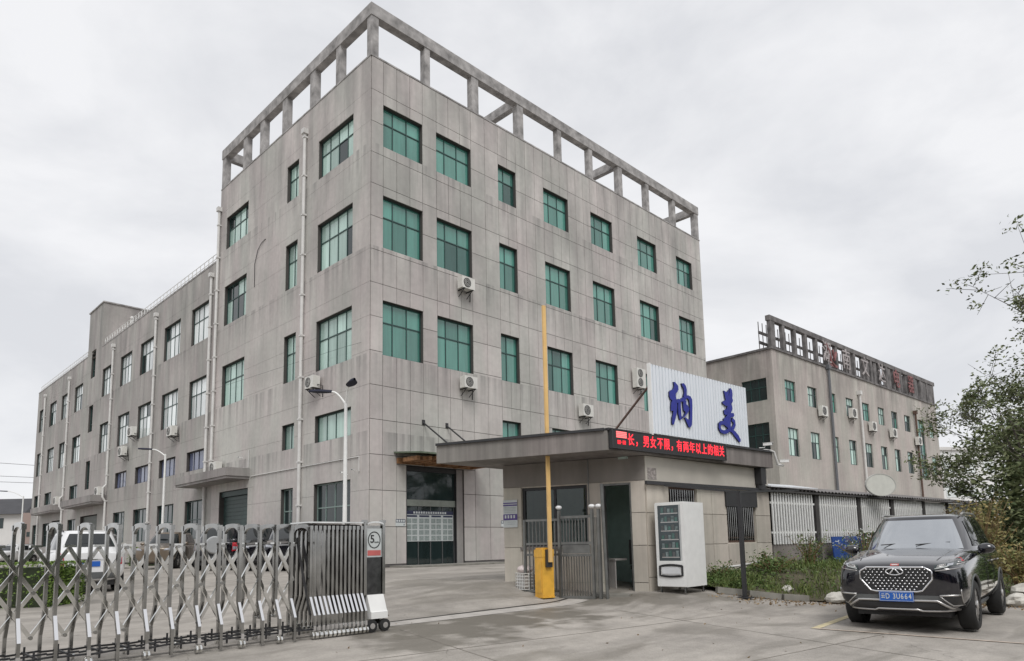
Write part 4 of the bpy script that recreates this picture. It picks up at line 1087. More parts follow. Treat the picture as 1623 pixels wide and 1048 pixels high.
# local: x away from the front, y to the viewer's right is negative
b = MB(); b.box(.03, VD, -VW, 0, .12, VH + .12); b.build('cabinet', M['white_paint'], vm)
b = MB(); b.box(0, .028, -VW, -VW + .06, .13, VH + .11); b.box(0, .028, -.06, 0, .13, VH + .11); b.box(0, .028, -VW + .061, -.061, VH + .06, VH + .11); b.box(0, .028, -VW + .061, -.061, .13, .62)
dr = b.build('door', M['white_paint'], vm)
b = MB(); b.box(.006, .014, -VW + .10, -.061, .62, VH + .06); b.build('window_pane', M['vend_glass'], dr)
b = MB(); b.box(.004, .020, -VW + .061, -VW + .099, .62, VH + .06); b.build('lock_strip', mat('pale_lock_strip', (.45, .46, .46), .4), dr)
for i in range(6):
    z = .68 + i * .17
    b = MB(); b.box(.004, .0058, -VW + .12, -.12, z, z + .018); b.build('shelf', M['silver_trim'], vm)
    for k in range(5):
        y = -VW + .135 + k * .075; h = .07 + .05 * random.random()
        b = MB(); b.box(.0045, .0058, y, y + .055, z + .02, z + .02 + h); b.build('goods', [M['vend_goods'], M['trim'], M['pane_deep']][(i * 2 + k) % 3], vm)
b = MB()
pts = [(-.006, -VW + .07 + .48 * t_, .36 + (.16 if s_ > 0 else -.0) + (.02 * math.sin(math.pi * t_)) * s_) for s_ in (1,) for t_ in [i / 8 for i in range(9)]]
pts += [(-.006, -VW + .07 + .48 * t_, .34 - .02 * math.sin(math.pi * t_)) for t_ in [1 - i / 8 for i in range(9)]]
b.tube(pts + [pts[0], pts[1]], .023, 6, cap=False); b.build('flap_surround', M['black_plastic'], vm)
b = MB(); b.box(-.012, -.001, -VW + .12, -.12, .37, .50); b.build('delivery_flap', mat('flap_white', (.62, .63, .64), .35), vm)
for x in (.06, VD - .06):
    for y in (-VW + .05, -.05):
        b = MB(); b.lathe([(.02, 0), (.03, .01), (.02, .12)], (x, y, 0), 'z', 8); b.build('foot', M['steel_dull'], vm)

# ------------------------------------------------------------------ notices
def plate(name, label, cat, origin, ax, w, h, face, parts):
    """flat sign: ax = unit vector along its width, face = outward unit normal"""
    t = thing(name, label, cat, origin)
    ax, face = Vector((*ax, 0)), Vector((*face, 0))
    def fn(u, d, z): p = ax * u + face * d; return (p.x, p.y, z)
    b = MB(); b.box(0, w, .002, .02, 0, h, fn); b.build('board', M['poster'], t)
    for i, (nm, m, rects) in enumerate(parts):
        b = MB()
        for (a, c, e, f) in rects: b.box(a, c, .0205, .0225 + .0005 * i, e, f, fn)
        b.build(nm, m, t)
    return t, fn
cols4 = [.0, .62, 1.245, 1.87]
rects = []
bars = []
for c in cols4:
    for r in range(4):
        z = .03 + r * .235
        rects += [(c + .03, c + .26, z, z + .19), (c + .30, c + .55, z, z + .19)]
    bars.append((c + .04, c + .55, .985, 1.06))
plate('notice_board', 'white and navy notice board with four columns behind the entrance glass', 'notice board', (BX + doorR[0] + .14, BY + .208, 1.37), (1, 0), 2.46, 1.24, (0, -1),
      [('header_band', M['poster_ink'], [(0, 2.46, 1.09, 1.24)]), ('column_heading', M['poster_ink'], bars), ('table_cell', M['poster_grey'], rects)])
b = MB()
for i in range(14):
    x = BX + doorR[0] + .14 + .36 + i * .125
    b.box(x, x + .085, BY + .180, BY + .1845, 1.37 + 1.125, 1.37 + 1.125 + .085)
hb = b.build('header_blocks', M['poster'], None); hb.parent = [o for o in bpy.data.objects if o.name.startswith('notice_board')][0]; hb.location = (-(BX + doorR[0] + .14), -(BY + .208), -1.37)
def small_sign(label, origin, ax, face, w=.46, h=.28):
    t, fn = plate('small_wall_sign', label, 'sign', origin, ax, w, h, face, [('dark_band', M['poster_ink'], [(0, w, h * .52, h)]), ('dark_dot', M['poster_ink'], [(w * .82, w * .9, h * .12, h * .3)])])
    b = MB()
    for i in range(4):
        u = .05 * w + i * w * .235; b.box(u, u + w * .17, .0235, .025, h * .6, h * .92, fn)
    b.build('white_character_block', M['poster'], t)
small_sign('small white and navy sign on the wall left of the entrance', (BX + 1.2, BY - .032, 1.97), (1, 0), (0, -1))
small_sign('small white and navy sign on the office wall close to the guardhouse', (BX + 6.95, BY - .032, 1.97), (1, 0), (0, -1))
o1 = P0 + e1 * 3.19 - nF * .028
plate('wall_notice', 'white notice with purple bands on the guardhouse pier', 'sign', (o1.x, o1.y, 1.53), (-e1.x, -e1.y), .34, .60, (-nF.x, -nF.y),
      [('purple_line', M['purple'], [(0, .34, .52, .545)]), ('purple_line', M['purple'], [(0, .34, .47, .50)]), ('purple_band', M['purple'], [(0, .34, .16, .29)]), ('white_block', M['poster'], [(.035, .075, .2, .27), (.105, .145, .2, .27), (.175, .215, .2, .27), (.245, .285, .2, .27)]), ('grey_text', M['poster_grey'], [(.03, .30, .43, .437), (.03, .28, .40, .405), (.03, .3, .365, .37), (.03, .29, .33, .335), (.1, .3, .115, .122), (.1, .28, .07, .075)])])

# ------------------------------------------------------------------ folding gate
gate = thing('folding_gate', 'stainless steel folding gate drawn across the entrance, its frames bunched at one end', 'gate', (0, 0, 0))
YF, YR = 8.35, 8.80
open_x = [-.42, -.12, .18, .50, .82, 1.13, 1.44, 1.75, 2.04, 2.31, 2.59, 2.85, 3.14, 3.39, 3.64, 3.89, 4.11, 4.31]
stack_x = [4.58 + .064 * i for i in range(13)]
def frame_mesh(wheel):
    b = MB(); w = .016
    for (y, s) in ((YF, -1), (YR, 1)):
        b.box(-w, w, y - .026, y + .026, .535, 1.40)
        # flared shin and foot
        b.add([(-w, y - .026, .534), (w, y - .026, .534), (w, y + .026, .534), (-w, y + .026, .534), (-w, y + s * .12 - .026, .30), (w, y + s * .12 - .026, .30), (w, y + s * .12 + .026, .30), (-w, y + s * .12 + .026, .30)], [(0, 1, 2, 3), (4, 7, 6, 5), (0, 4, 5, 1), (1, 5, 6, 2), (2, 6, 7, 3), (3, 7, 4, 0)])
        b.box(-w, w, y + s * .12 - .022, y + s * .12 + .022, .10 if wheel else .02, .299)
        b.box(-w - .006, w + .006, y - .034, y + .034, 1.401, 1.455)
    n = 8
    for i in range(n):
        a0, a1 = math.pi * i / n, math.pi * (i + 1) / n; m0 = (YF + YR) / 2; hw = (YR - YF) / 2 - .036
        p0 = (m0 - hw * math.cos(a0), 1.36 + .075 * math.sin(a0)); p1 = (m0 - hw * math.cos(a1), 1.36 + .075 * math.sin(a1))
        b.add([(-w, p0[0], p0[1]), (w, p0[0], p0[1]), (w, p0[0], 1.462 + .02 * math.sin(a0)), (-w, p0[0], 1.462 + .02 * math.sin(a0)), (-w, p1[0], p1[1]), (w, p1[0], p1[1]), (w, p1[0], 1.462 + .02 * math.sin(a1)), (-w, p1[0], 1.462 + .02 * math.sin(a1))], [(0, 4, 5, 1), (2, 6, 7, 3), (1, 5, 6, 2), (3, 7, 4, 0)])
    return b.mesh('gate_frame', M['steel_dull'], fix=True)
FM = {False: frame_mesh(False), True: frame_mesh(True)}
cb = MB()
for s in (-.022, .022): cb.lathe([(.045, s - .010), (.045, s + .010)], (0, 0, .05), 'x', 14)
cb.box(-.012, .012, -.02, .02, .05, .12)
CM = cb.mesh('caster', M['steel'], fix=True)
sh = MB(); sh.add([(-.0165, -.030, .532), (.0165, -.030, .532), (.0165, -.150, .302), (-.0165, -.150, .302)], [(0, 3, 2, 1)]); 
fp = MB(); fp.box(-.018, .018, -.151, -.12, .11, .17); FPM = fp.mesh('foot_plate', M['chrome'])
SHM = sh.mesh('shin_plate', M['chrome'], fix=False)
for i, x in enumerate(open_x + stack_x):
    wh = i % 2 == 0 or x > 4.5
    fo = link('gate_frame', FM[wh], gate, (x, 0, G(x, 8.3)))
    link('shin_plate', SHM, fo, (0, YF - .001, 0))
    if wh:
        link('foot_plate', FPM, fo, (0, YF - .001, 0))
        for y in (YF - .12, YR + .12): link('caster', CM, fo, (0, y, 0))
NZ = [1.21, .76, .31]
allx = open_x + [4.58]
mid = [(a + c) / 2 for a, c in zip(allx, allx[1:])]
YM = (YF + YR) / 2
for i in range(len(mid) - 1):
    for k in range(2):
        for (za, zb_, dy) in ((NZ[k], NZ[k + 1], -.018), (NZ[k + 1], NZ[k], .018)):
            b = MB(); a_ = (mid[i], YM + dy, za); c_ = (mid[i + 1], YM + dy, zb_); b.bar(a_, c_, .034, .038, up=(0, 0, 1))
            b.build('scissor_bar', M['steel'], gate)
for x in mid:
    for z in NZ:
        b = MB(); b.lathe([(.02, YM - .045), (.02, YM + .045)], (x, 0, z), 'y', 10); b.build('pivot_bolt', M['steel_dull'], gate)
    b = MB(); b.box(x - .05, x + .05, YM - .04, YM + .04, NZ[0] + .012, NZ[0] + .035); b.build('pivot_cap', M['steel'], gate)
b = MB()
for i, (a, c) in enumerate(zip(allx, allx[1:])):
    for y in (YF - .08, (YF + YR) / 2, YR + .08): b.bar((a, y, .115 + .01 * (i % 2)), (c, y, .135 - .01 * (i % 2)), .02, .02)
    m0 = (a + c) / 2; b.bar((m0, YF - .1, .135), (m0, YR + .1, .135), .018, .018); b.bar((m0, YF, .06), (m0, YF, .2), .018, .018); b.bar((m0, YR, .06), (m0, YR, .2), .018, .018)
b.build('base_linkage', M['dark_metal'], gate)
b = MB(); b.box(4.54, 5.375, YF - .03, YR + .03, 1.49, 1.508); b.build('stack_cover', M['steel'], gate)
b = MB()
for i in range(9): x = 4.62 + .083 * i; b.bar((x, YF + .05, .3), (x, YR, 1.3), .01, .05)
b.build('folded_linkage', M['dark_metal'], gate)
# drive head with speed sign
hx0, hx1 = 5.385, 5.735
b = MB()
for x in (hx0, hx1 - .045): b.box(x, x + .045, YF - .03, YF + .03, .5, 1.50); b.box(x - .005, x + .05, YF - .04, YF + .04, 1.501, 1.54); b.box(x, x + .045, YR - .03, YR + .03, .1, 1.50)
b.box(hx0 + .046, hx1 - .046, YF + .0, YR - .031, .1, 1.46)
hd = b.build('head_post', M['steel_dull'], gate)
b = MB()
for i in range(8):
    a0, a1 = math.pi * i / 8, math.pi * (i + 1) / 8; cx_ = (hx0 + hx1) / 2; hw = (hx1 - hx0) / 2 - .045
    z_ = lambda a: 1.475 + .035 * math.sin(a)
    p = [(cx_ - hw * math.cos(a0), YF - .025, z_(a0)), (cx_ - hw * math.cos(a1), YF - .025, z_(a1))]
    b.bar(p[0], p[1], .05, .022)
b.build('head_arch', M['steel'], gate)
b = MB(); b.box(hx0 + .05, hx1 - .05, YF - .012, YF - .001, 1.02, 1.42)
sp = b.build('speed_sign', M['poster'], gate)
cxs = (hx0 + hx1) / 2
b = MB(); nn = 28
for i in range(nn):
    a0, a1 = 2 * math.pi * i / nn, 2 * math.pi * (i + 1) / nn
    b.bar((cxs + .098 * math.cos(a0), YF - .0145, 1.26 + .112 * math.sin(a0)), (cxs + .098 * math.cos(a1), YF - .0145, 1.26 + .112 * math.sin(a1)), .005, .012, up=(0, 0, 1) if abs(math.cos(a0)) < .7 else (1, 0, 0))
b.build('sign_ring', M['black_plastic'], sp)
o = link('sign_number', text_mesh('5', .155, .002, M['black_plastic'], offset=.002), sp); o.matrix_local = basis((cxs - .030, YF - .0145, 1.268), (1, 0, 0), (0, 0, 1), (0, -1, 0))
o = link('sign_unit', text_mesh('km/h', .036, .0015, M['black_plastic']), sp); o.matrix_local = basis((cxs + .040, YF - .0145, 1.228), (1, 0, 0), (0, 0, 1), (0, -1, 0))
b = MB(); b.box(hx0 + .066, hx1 - .066, YF - .0155, YF - .0125, 1.04, 1.115); b.build('sign_caption', M['red_print'], sp)
b = MB(); b.box(hx0 + .05, hx1 - .05, YF - .012, YF - .001, .505, 1.015); b.build('glossy_panel', mat('smoked_mirror', (.10, .105, .11), .08, metal=.9, var=.45, nscale=9), gate)
b = MB(); x0, x1 = hx0 + .05, hx1 - .03
pr = [(YF - .032, .50), (YF - .12, .28), (YF - .14, .27), (YF - .14, .18), (YF + .03, .18), (YF + .03, .50)]
b.add([(x0, p[0], p[1]) for p in pr] + [(x1, p[0], p[1]) for p in pr], [tuple(range(6)), tuple(range(11, 5, -1))] + [(i, (i + 1) % 6, 6 + (i + 1) % 6, 6 + i) for i in range(6)])
b.build('head_base', M['white_paint'], gate)
for x in (hx0 + .07, hx1 - .07):
    for y in (YF - .11, YR + .1):
        b = MB(); b.lathe([(.055, -.03), (.085, -.025), (.085, .025), (.055, .03)], (x, y, .085), 'y', 16); w_ = b.build('wheel', M['rubber'], gate)
        b = MB(); b.lathe([(.04, -.036), (.045, -.02)], (x, y, .085), 'y', 14); b.build('hub', M['chrome'], w_)

# ------------------------------------------------------------------ boom barrier
zb = G(10.33, 9.5)
bm_ = thing('boom_barrier', 'yellow boom barrier cabinet with its arm raised upright', 'barrier', (10.33, 9.47, zb), R(-14))
b = MB(); b.box(-.135, .135, -.14, .14, .03, .80); b.box(-.145, .145, -.15, .15, .0, .03); cabn = b.build('cabinet', M['yellow'], bm_)
b = MB(); b.box(-.142, .142, -.147, .147, .802, .95); b.box(-.12, .12, -.12, .12, .951, .985); b.build('cabinet_lid', M['yellow'], bm_)
b = MB(); b.box(-.143, -.136, -.11, .10, .1, .72); b.build('service_door', M['yellow'], bm_)
b = MB(); b.box(-.07, .07, -.20, -.149, .60, .95); b.build('arm_clamp', M['dark_metal'], bm_)
b = MB()
b.box(-.038, .038, -.25, -.205, .70, 5.95); b.build('arm', M['orange'], bm_)
b = MB()
for z in (1.55, 2.6, 4.1, 5.15): b.box(.039, .043, -.245, -.21, z, z + .5)
b.build('arm_edge_slot', M['dark_metal'], bm_)

# ------------------------------------------------------------------ iron swing gate next to the barrier
zg = .06
sw = thing('iron_gate', 'grey barred iron gate with white ball finials beside the yellow barrier', 'gate', (0, 0, zg))
gA, gB = Vector((10.58, 9.26)), Vector((10.79, 8.58))
gd = (gB - gA).normalized()
gp = lambda u, z, d=0: (gA.x + gd.x * u + gd.y * -d, gA.y + gd.y * u + gd.x * d, z)
GL = (gB - gA).length
for u in (0, GL, GL + .14):
    b = MB(); b.bar(gp(u, 0), gp(u, 1.76), .055, .055, up=(1, 0, 0)); po = b.build('gate_post', M['galv'], sw)
    b = MB(); b.ball(gp(u, 1.82), .055, sc=(1.2, 1.2, .8)); b.build('ball_finial', M['ball'], po)
b = MB(); b.tube([gp(GL + .27, 0), gp(GL + .22, 2.25)], .032, 8); b.build('tall_pipe', M['galv'], sw)
for z in (.04, .86, 1.10, 1.62): b = MB(); b.bar(gp(.03, z), gp(GL - .03, z), .035, .05); b.build('gate_rail', M['galv'], sw)
b = MB(); b.bar(gp(.06, .98), gp(GL - .06, .98), .02, .17); b.build('lock_plate', M['galv'], sw)
for k in range(9):
    u = .06 + (GL - .12) * (k + .5) / 9
    b = MB(); b.bar(gp(u, 1.12), gp(u, 1.60), .017, .017, up=(1, 0, 0)); b.build('gate_bar', M['galv'], sw)
for k in range(11):
    u = .05 + (GL - .1) * (k + .5) / 11
    b = MB(); b.bar(gp(u, .06), gp(u, .84), .016, .016, up=(1, 0, 0)); b.build('gate_bar', M['galv'], sw)
for k in range(4):
    u = GL + .03 + .028 * k
    b = MB(); b.bar(gp(u, .06), gp(u, 1.6), .012, .012, up=(1, 0, 0)); b.build('gate_bar', M['galv'], sw)
# second short leaf standing behind the barrier cabinet
s2 = thing('iron_gate', 'short grey barred gate leaf behind the yellow barrier cabinet', 'gate', (0, 0, .16))
hA, hB = Vector((10.36, 10.02)), Vector((10.6, 9.3))
hd2 = (hB - hA).normalized(); HL = (hB - hA).length
hp = lambda u, z: (hA.x + hd2.x * u, hA.y + hd2.y * u, z)
b = MB(); b.bar(hp(0, 0), hp(0, 1.50), .05, .05, up=(1, 0, 0)); b.build('gate_post', M['galv'], s2)
for z in (.05, .78, 1.0, 1.48): b = MB(); b.bar(hp(.03, z), hp(HL, z), .03, .045); b.build('gate_rail', M['galv'], s2)
for k in range(8):
    u = .06 + (HL - .1) * (k + .5) / 8
    b = MB(); b.bar(hp(u, .05), hp(u, 1.48), .02, .02, up=(1, 0, 0)); b.build('gate_bar', M['galv'], s2)

# wire basket with bag
bk = thing('wire_basket', 'white wire mesh basket on the ground by the yellow barrier', 'basket', (10.5, 10.12, G(10.5, 10.12)), R(-20))
b = MB()
for z in [.01 + .065 * i for i in range(6)]:
    for (a, c) in (((-.16, -.2), (.16, -.2)), ((.16, -.2), (.16, .2)), ((.16, .2), (-.16, .2)), ((-.16, .2), (-.16, -.2))): b.bar((*a, z), (*c, z), .012, .012)
for i in range(6):
    y = -.2 + .08 * i
    for x in (-.16, .16): b.bar((x, y, 0), (x, y, .34), .011, .011, up=(1, 0, 0))
for i in range(4):
    x = -.16 + .107 * i
    for y in (-.2, .2): b.bar((x, y, 0), (x, y, .34), .011, .011, up=(1, 0, 0))
b.build('mesh_side', M['white_paint'], bk)
b = MB(); b.box(-.14, .14, -.18, .18, .03, .30); b.build('lining', M['desk'], bk)
b = MB(); b.ball((0, 0, .10), .16, 10, 7, (1, 1.2, .6)); bag = b.build('plastic_bag', mat('pale_pink_plastic', (.60, .52, .50), .4, var=.2, nscale=20, bump=.8), None, (10.48, 10.15, G(10.5, 10.12) + .31), smooth=True); tag(bag, 'crumpled pale plastic bag lying on the wire basket', 'bag')

# ------------------------------------------------------------------ street lamps
def lamp(label, loc, h, arms, rotz, m=None):
    t = thing('street_lamp', label, 'street lamp', loc, rotz, 'street lamps in the yard')
    b = MB(); b.tube([(0, 0, 0), (0, 0, h)], [.075, .045], 10); b.lathe([(.14, 0), (.14, .03)], n=12); b.build('pole', M['white_paint'], t)
    for (dx, dy, rise) in arms:
        L_ = math.hypot(dx, dy); b = MB()
        pts = [(0, 0, h - .1)] + [(dx * q, dy * q, h - .1 + rise * math.sin(q * math.pi / 2)) for q in (.2, .4, .6, .8, 1)]
        b.tube(pts, .03, 8); b.build('arm', M['white_paint'], t)
        ux, uy = dx / L_, dy / L_
        b = MB(); n = 12; z0 = h - .1 + rise
        ringp = [(1 - abs(2 * i / n - 1) ** 2.5) for i in range(n + 1)]
        for i in range(n):
            a0, a1 = i / n * .72, (i + 1) / n * .72; w0, w1 = .12 * ringp[i] + .03, .12 * ringp[i + 1] + .03
            c0, c1 = (dx + ux * a0, dy + uy * a0), (dx + ux * a1, dy + uy * a1)
            vs_ = []
            for (c_, w_, zz) in ((c0, w0, z0 - .02 + a0 * .06), (c1, w1, z0 - .02 + a1 * .06)):
                vs_ += [(c_[0] - uy * w_, c_[1] + ux * w_, zz), (c_[0] + uy * w_, c_[1] - ux * w_, zz), (c_[0] + uy * w_ * .6, c_[1] - ux * w_ * .6, zz + .07), (c_[0] - uy * w_ * .6, c_[1] + ux * w_ * .6, zz + .07)]
            b.add(vs_, [(0, 4, 5, 1), (1, 5, 6, 2), (2, 6, 7, 3), (3, 7, 4, 0)])
        b.build('lamp_head', M['lamp_shell'], t)
    return t
lamp('white street lamp with two dark heads before the office corner', (11.06, 18.14, G(11, 18)), 5.2, ((-.28, .34, .42), (-.11, -.33, .5)), 0)
lamp('white street lamp with one dark head before the long wing', (11.79, 35.87, .38), 5.55, ((-.45, .5, .35),), 0)
lamp('distant white street lamp past the end of the wing', (11.3, 66.3, .38), 5.4, ((-.9, .9, .5),), 0)

# ------------------------------------------------------------------ shed with barred front behind the weeds
E2 = Vector((math.cos(R(5)), -math.sin(R(5)))); N2 = Vector((math.sin(R(5)), math.cos(R(5))))
shed = thing('barred_shed', 'low lean-to shed with white barred front and grey sheet roof', 'shed', (16.42, 7.74, 0), R(-5))
posts = [.30, 2.79, 5.36, 7.74, 10.33, 12.55, 14.99, 17.3]
b = MB(); b.box(.45, 17.4, .0, .14, -.4, 1.03); b.build('low_wall', mat('stained_render', (.20, .18, .165), .9, var=.35, nscale=1.6), shed)
b = MB(); b.box(.3, 17.6, 2.9, 3.0, -.3, 2.9); b.box(17.5, 17.6, 0, 2.9, -.3, 2.4); b.build('back_wall', M['shed_dark'], shed)
for p in posts:
    if p < 1: continue
    hw = .10
    b = MB(); b.box(p - hw, p + hw, -.03, .18, -.4, 2.36); b.build('post', M['shed_dark'], shed)
for i, (p, q) in enumerate(zip(posts, posts[1:])):
    n = int((q - p - .24) / .135)
    for k in range(n):
        x = p + .14 + k * .135
        link('bar', box_mesh('bar', .058, .03, 1.30, M['white_paint']), shed, (x, -.04, 1.03))
    b = MB()
    for z in (1.30, 2.05): b.box(p + .11, q - .11, -.009, .015, z, z + .05)
    b.build('bar_rail', M['white_paint'], shed)
b = MB()
x = .2
while x < 17.5:
    b.add([(x, -.14, 2.40), (x + .1, -.14, 2.44), (x + .2, -.14, 2.40), (x, 3.2, 2.95), (x + .1, 3.2, 2.99), (x + .2, 3.2, 2.95)], [(0, 1, 4, 3), (1, 2, 5, 4)])
    b.add([(x, -.14, 2.385), (x + .1, -.14, 2.425), (x + .2, -.14, 2.385), (x, 3.2, 2.935), (x + .1, 3.2, 2.975), (x + .2, 3.2, 2.935)], [(3, 4, 1, 0), (4, 5, 2, 1)]); x += .2
b.build('roof_sheet', M['shed_roof'], shed, fix=False)
b = MB(); b.add([(.2, -.18, 2.455), (2.6, -.18, 2.475), (2.6, .6, 2.62), (.2, .6, 2.60), (.2, -.18, 2.475), (2.6, -.18, 2.495), (2.6, .6, 2.645), (.2, .6, 2.625)], [(0, 3, 2, 1), (4, 5, 6, 7), (0, 1, 5, 4), (1, 2, 6, 5), (2, 3, 7, 6), (3, 0, 4, 7)]); b.build('white_roof_sheet', M['shed_light'], shed)
b = MB(); b.box(.2, 17.5, -.13, -.07, 2.335, 2.382); b.build('eaves_rail', M['shed_dark'], shed)
shp = lambda s, d, z: (16.42 + E2.x * s + N2.x * d, 7.74 + E2.y * s + N2.y * d, z)
b = MB(); b.box(0, 1.82, 0, .03, 0, 1.22)
bs = b.build('blue_panel', M['blue_sheet'], None, shp(3.0, -.35, -.02)); bs.rotation_euler = (R(-4), 0, R(-5)); tag(bs, 'plain blue sheet panel leaning on the low shed wall', 'panel')
b = MB(); b.box(0, .7, 0, .4, 0, .75); bq = b.build('dark_cupboard', M['shed_dark'], None, shp(4.85, -.6, .55)); tag(bq, 'dark box standing above the weeds beside the blue panel', 'box')
ov = thing('oval_sign', 'blank white oval sign board above the shed roof', 'sign', shp(6.05, -.4, 2.44), R(-28))
b = MB(); n = 28
b.lathe([(.52, -.02), (.54, 0), (.52, .02)], axis='y', n=n)
o = b.build('board', mat('aged_white_board', (.56, .56, .51), .5, var=.08), ov, (0, 0, .27)); o.scale = (1.04, 1, .62)
b = MB(); b.lathe([(.545, -.028), (.545, .028), (.515, .028), (.515, -.028), (.545, -.028)], axis='y', n=n, cap=False); o = b.build('rim', mat('rim_grey', (.40, .40, .37), .5), ov, (0, 0, .27)); o.scale = (1.04, 1, .62)
b = MB(); b.box(-.04, .04, .03, .07, -.1, .3); b.build('stand', M['galv'], ov)
vp = thing('vent_cowl', 'short white vent pipe with dark flat cap beside the oval sign', 'vent', shp(7.9, .4, 2.5))
b = MB(); b.tube([(0, 0, 0), (0, 0, .52)], .07, 10); b.build('pipe', M['pvc'], vp)
b = MB(); b.lathe([(.05, .52), (.17, .55), (.17, .60), (.05, .64)], n=14); b.build('cap', M['dark_metal'], vp)

# ------------------------------------------------------------------ weedy verge
kerb_pts = [(12.75, 7.0), (13.3, 6.35), (13.95, 5.95), (14.35, 5.3), (16.4, 3.0), (18.6, 2.0), (24, .8)]
back_pts = [(13.0, 7.85), (14.6, 7.82), (16.5, 7.7), (18.4, 7.4), (22, 6.9), (26, 6.5), (34, 5.9)]
b = MB(); NU, NV = 60, 18
def along(pts, t):
    L_ = [0]
    for a, c in zip(pts, pts[1:]): L_.append(L_[-1] + (Vector(c) - Vector(a)).length)
    d = t * L_[-1]
    for i in range(len(pts) - 1):
        if d <= L_[i + 1] + 1e-9:
            return Vector(pts[i]).lerp(Vector(pts[i + 1]), (d - L_[i]) / (L_[i + 1] - L_[i]))
    return Vector(pts[-1])
def verge(u, v):
    a, c = along(kerb_pts, u), along(back_pts, u); p = a.lerp(c, v)
    z = G(p.x, p.y) * (1 - S(v * 1.5)) + (.22 + .2 * S((p.x - 13) / 3)) * S(v * 1.5) + .03
    z += .07 * noise.noise(Vector((p.x * 1.3, p.y * 1.3, 0))) * S(v * 5) + .06 * S(v * 8)
    return (p.x, p.y, z)
b.grid(verge, NU, NV)
b.build('verge_ground', M['soil'], smooth=True, kind='structure', fix=False)
rnd = random.Random(5)
def blade(mb, p, h, w, lean, seg=2):
    a = rnd.random() * math.tau; dx, dy = math.cos(a), math.sin(a); la = rnd.random() * math.tau
    lx, ly = math.cos(la) * lean * h, math.sin(la) * lean * h
    mb.add([(p[0] - dx * w, p[1] - dy * w, p[2] - .02), (p[0] + dx * w, p[1] + dy * w, p[2] - .02), (p[0] + lx * .4 + dx * w * .7, p[1] + ly * .4 + dy * w * .7, p[2] + h * .6), (p[0] + lx * .4 - dx * w * .7, p[1] + ly * .4 - dy * w * .7, p[2] + h * .6), (p[0] + lx, p[1] + ly, p[2] + h)], [(0, 1, 2, 3), (3, 2, 4)])
b = MB()
for i in range(15000):
    u = rnd.random() ** 1.35; v = .04 + .96 * rnd.random(); p = verge(u, v)
    den = noise.noise(Vector((p[0] * .9, p[1] * .9, 3.0)))
    if den < -.05 and rnd.random() < .85: continue
    blade(b, p, (.04 + .15 * rnd.random() ** 2) * (1.1 + den), .006 + .006 * rnd.random(), .5)
gr_ = b.build('grass', M['grass'], fix=False, kind='stuff'); tag(gr_, 'rough grass and weeds on the verge before the shed', 'grass')
def leaf_cloud(mb, c, rad, n, size, sc=(1, 1, 1), up=.2):
    for _ in range(n):
        while True:
            q = Vector((rnd.uniform(-1, 1), rnd.uniform(-1, 1), rnd.uniform(-1, 1)))
            if q.length < 1: break
        p = Vector((c[0] + q.x * rad * sc[0], c[1] + q.y * rad * sc[1], c[2] + q.z * rad * sc[2]))
        leaf_quad(mb, p, size * (.6 + .8 * rnd.random()))
def leaf_quad(mb, p, s):
    d = Vector((rnd.gauss(0, 1), rnd.gauss(0, 1), rnd.gauss(0, .6))).normalized(); w = d.cross(Vector((rnd.gauss(0, 1), rnd.gauss(0, 1), rnd.gauss(0, 1)))).normalized()
    mb.add([p - d * s * .5, p + w * s * .22, p + d * s * .5, p - w * s * .22], [(0, 1, 2, 3)])
b = MB()
for i in range(620):
    u = rnd.random() ** 1.25; v = .1 + .88 * rnd.random(); p = verge(u, v)
    leaf_cloud(b, (p[0], p[1], p[2] + .06), .08 + .14 * rnd.random(), 20, .045 + .03 * rnd.random(), (1, 1, .7))
wd = b.build('weeds', M['weed'], fix=False, kind='stuff'); tag(wd, 'low leafy weeds growing through the verge grass', 'weeds')
b = MB()
for i in range(900):
    u = rnd.random() ** 1.1 * .75; p = verge(u, 0); x, y = p[0] - rnd.random() ** 2 * 1.0 + .2, p[1] - rnd.random() ** 2 * .6
    leaf_quad(b, Vector((x, y, G(x, y) + .012 + .02 * rnd.random())), .05 + .04 * rnd.random())
for i in range(70):
    x, y = 3 + rnd.random() * 10, 3.2 + rnd.random() * 6.5; leaf_quad(b, Vector((x, y, G(x, y) + .008)), .03 + .03 * rnd.random())
lf = b.build('fallen_leaves', M['dead_leaf'], fix=False, kind='stuff'); tag(lf, 'brown fallen leaves along the foot of the verge', 'leaves')
# kerb stones
for i in range(3):
    a, c = Vector(kerb_pts[0]).lerp(Vector(kerb_pts[1]), 0) if i == 0 else None, None
def kerb(p, q, label, h=.12):
    p, q = Vector(p), Vector(q); z = G(*((p + q) / 2)); b = MB(); d = (q - p)
    b.bar((0, 0, h / 2), (d.x, d.y, h / 2 + (G(*q) - G(*p)) * 1.0), .16, h)
    o = b.build('kerb_stone', M['kerb'], None, (p.x, p.y, G(*p))); tag(o, label, 'kerb', 'kerb stones of the verge')
kerb((12.70, 7.02), (13.12, 6.62), 'kerb stone next to the foot of the vending machine'); kerb((13.15, 6.58), (13.62, 6.16), 'kerb stone close to the dark steel post'); kerb((13.66, 6.13), (14.1, 5.82), 'third kerb stone from the vending machine, overgrown by grass')
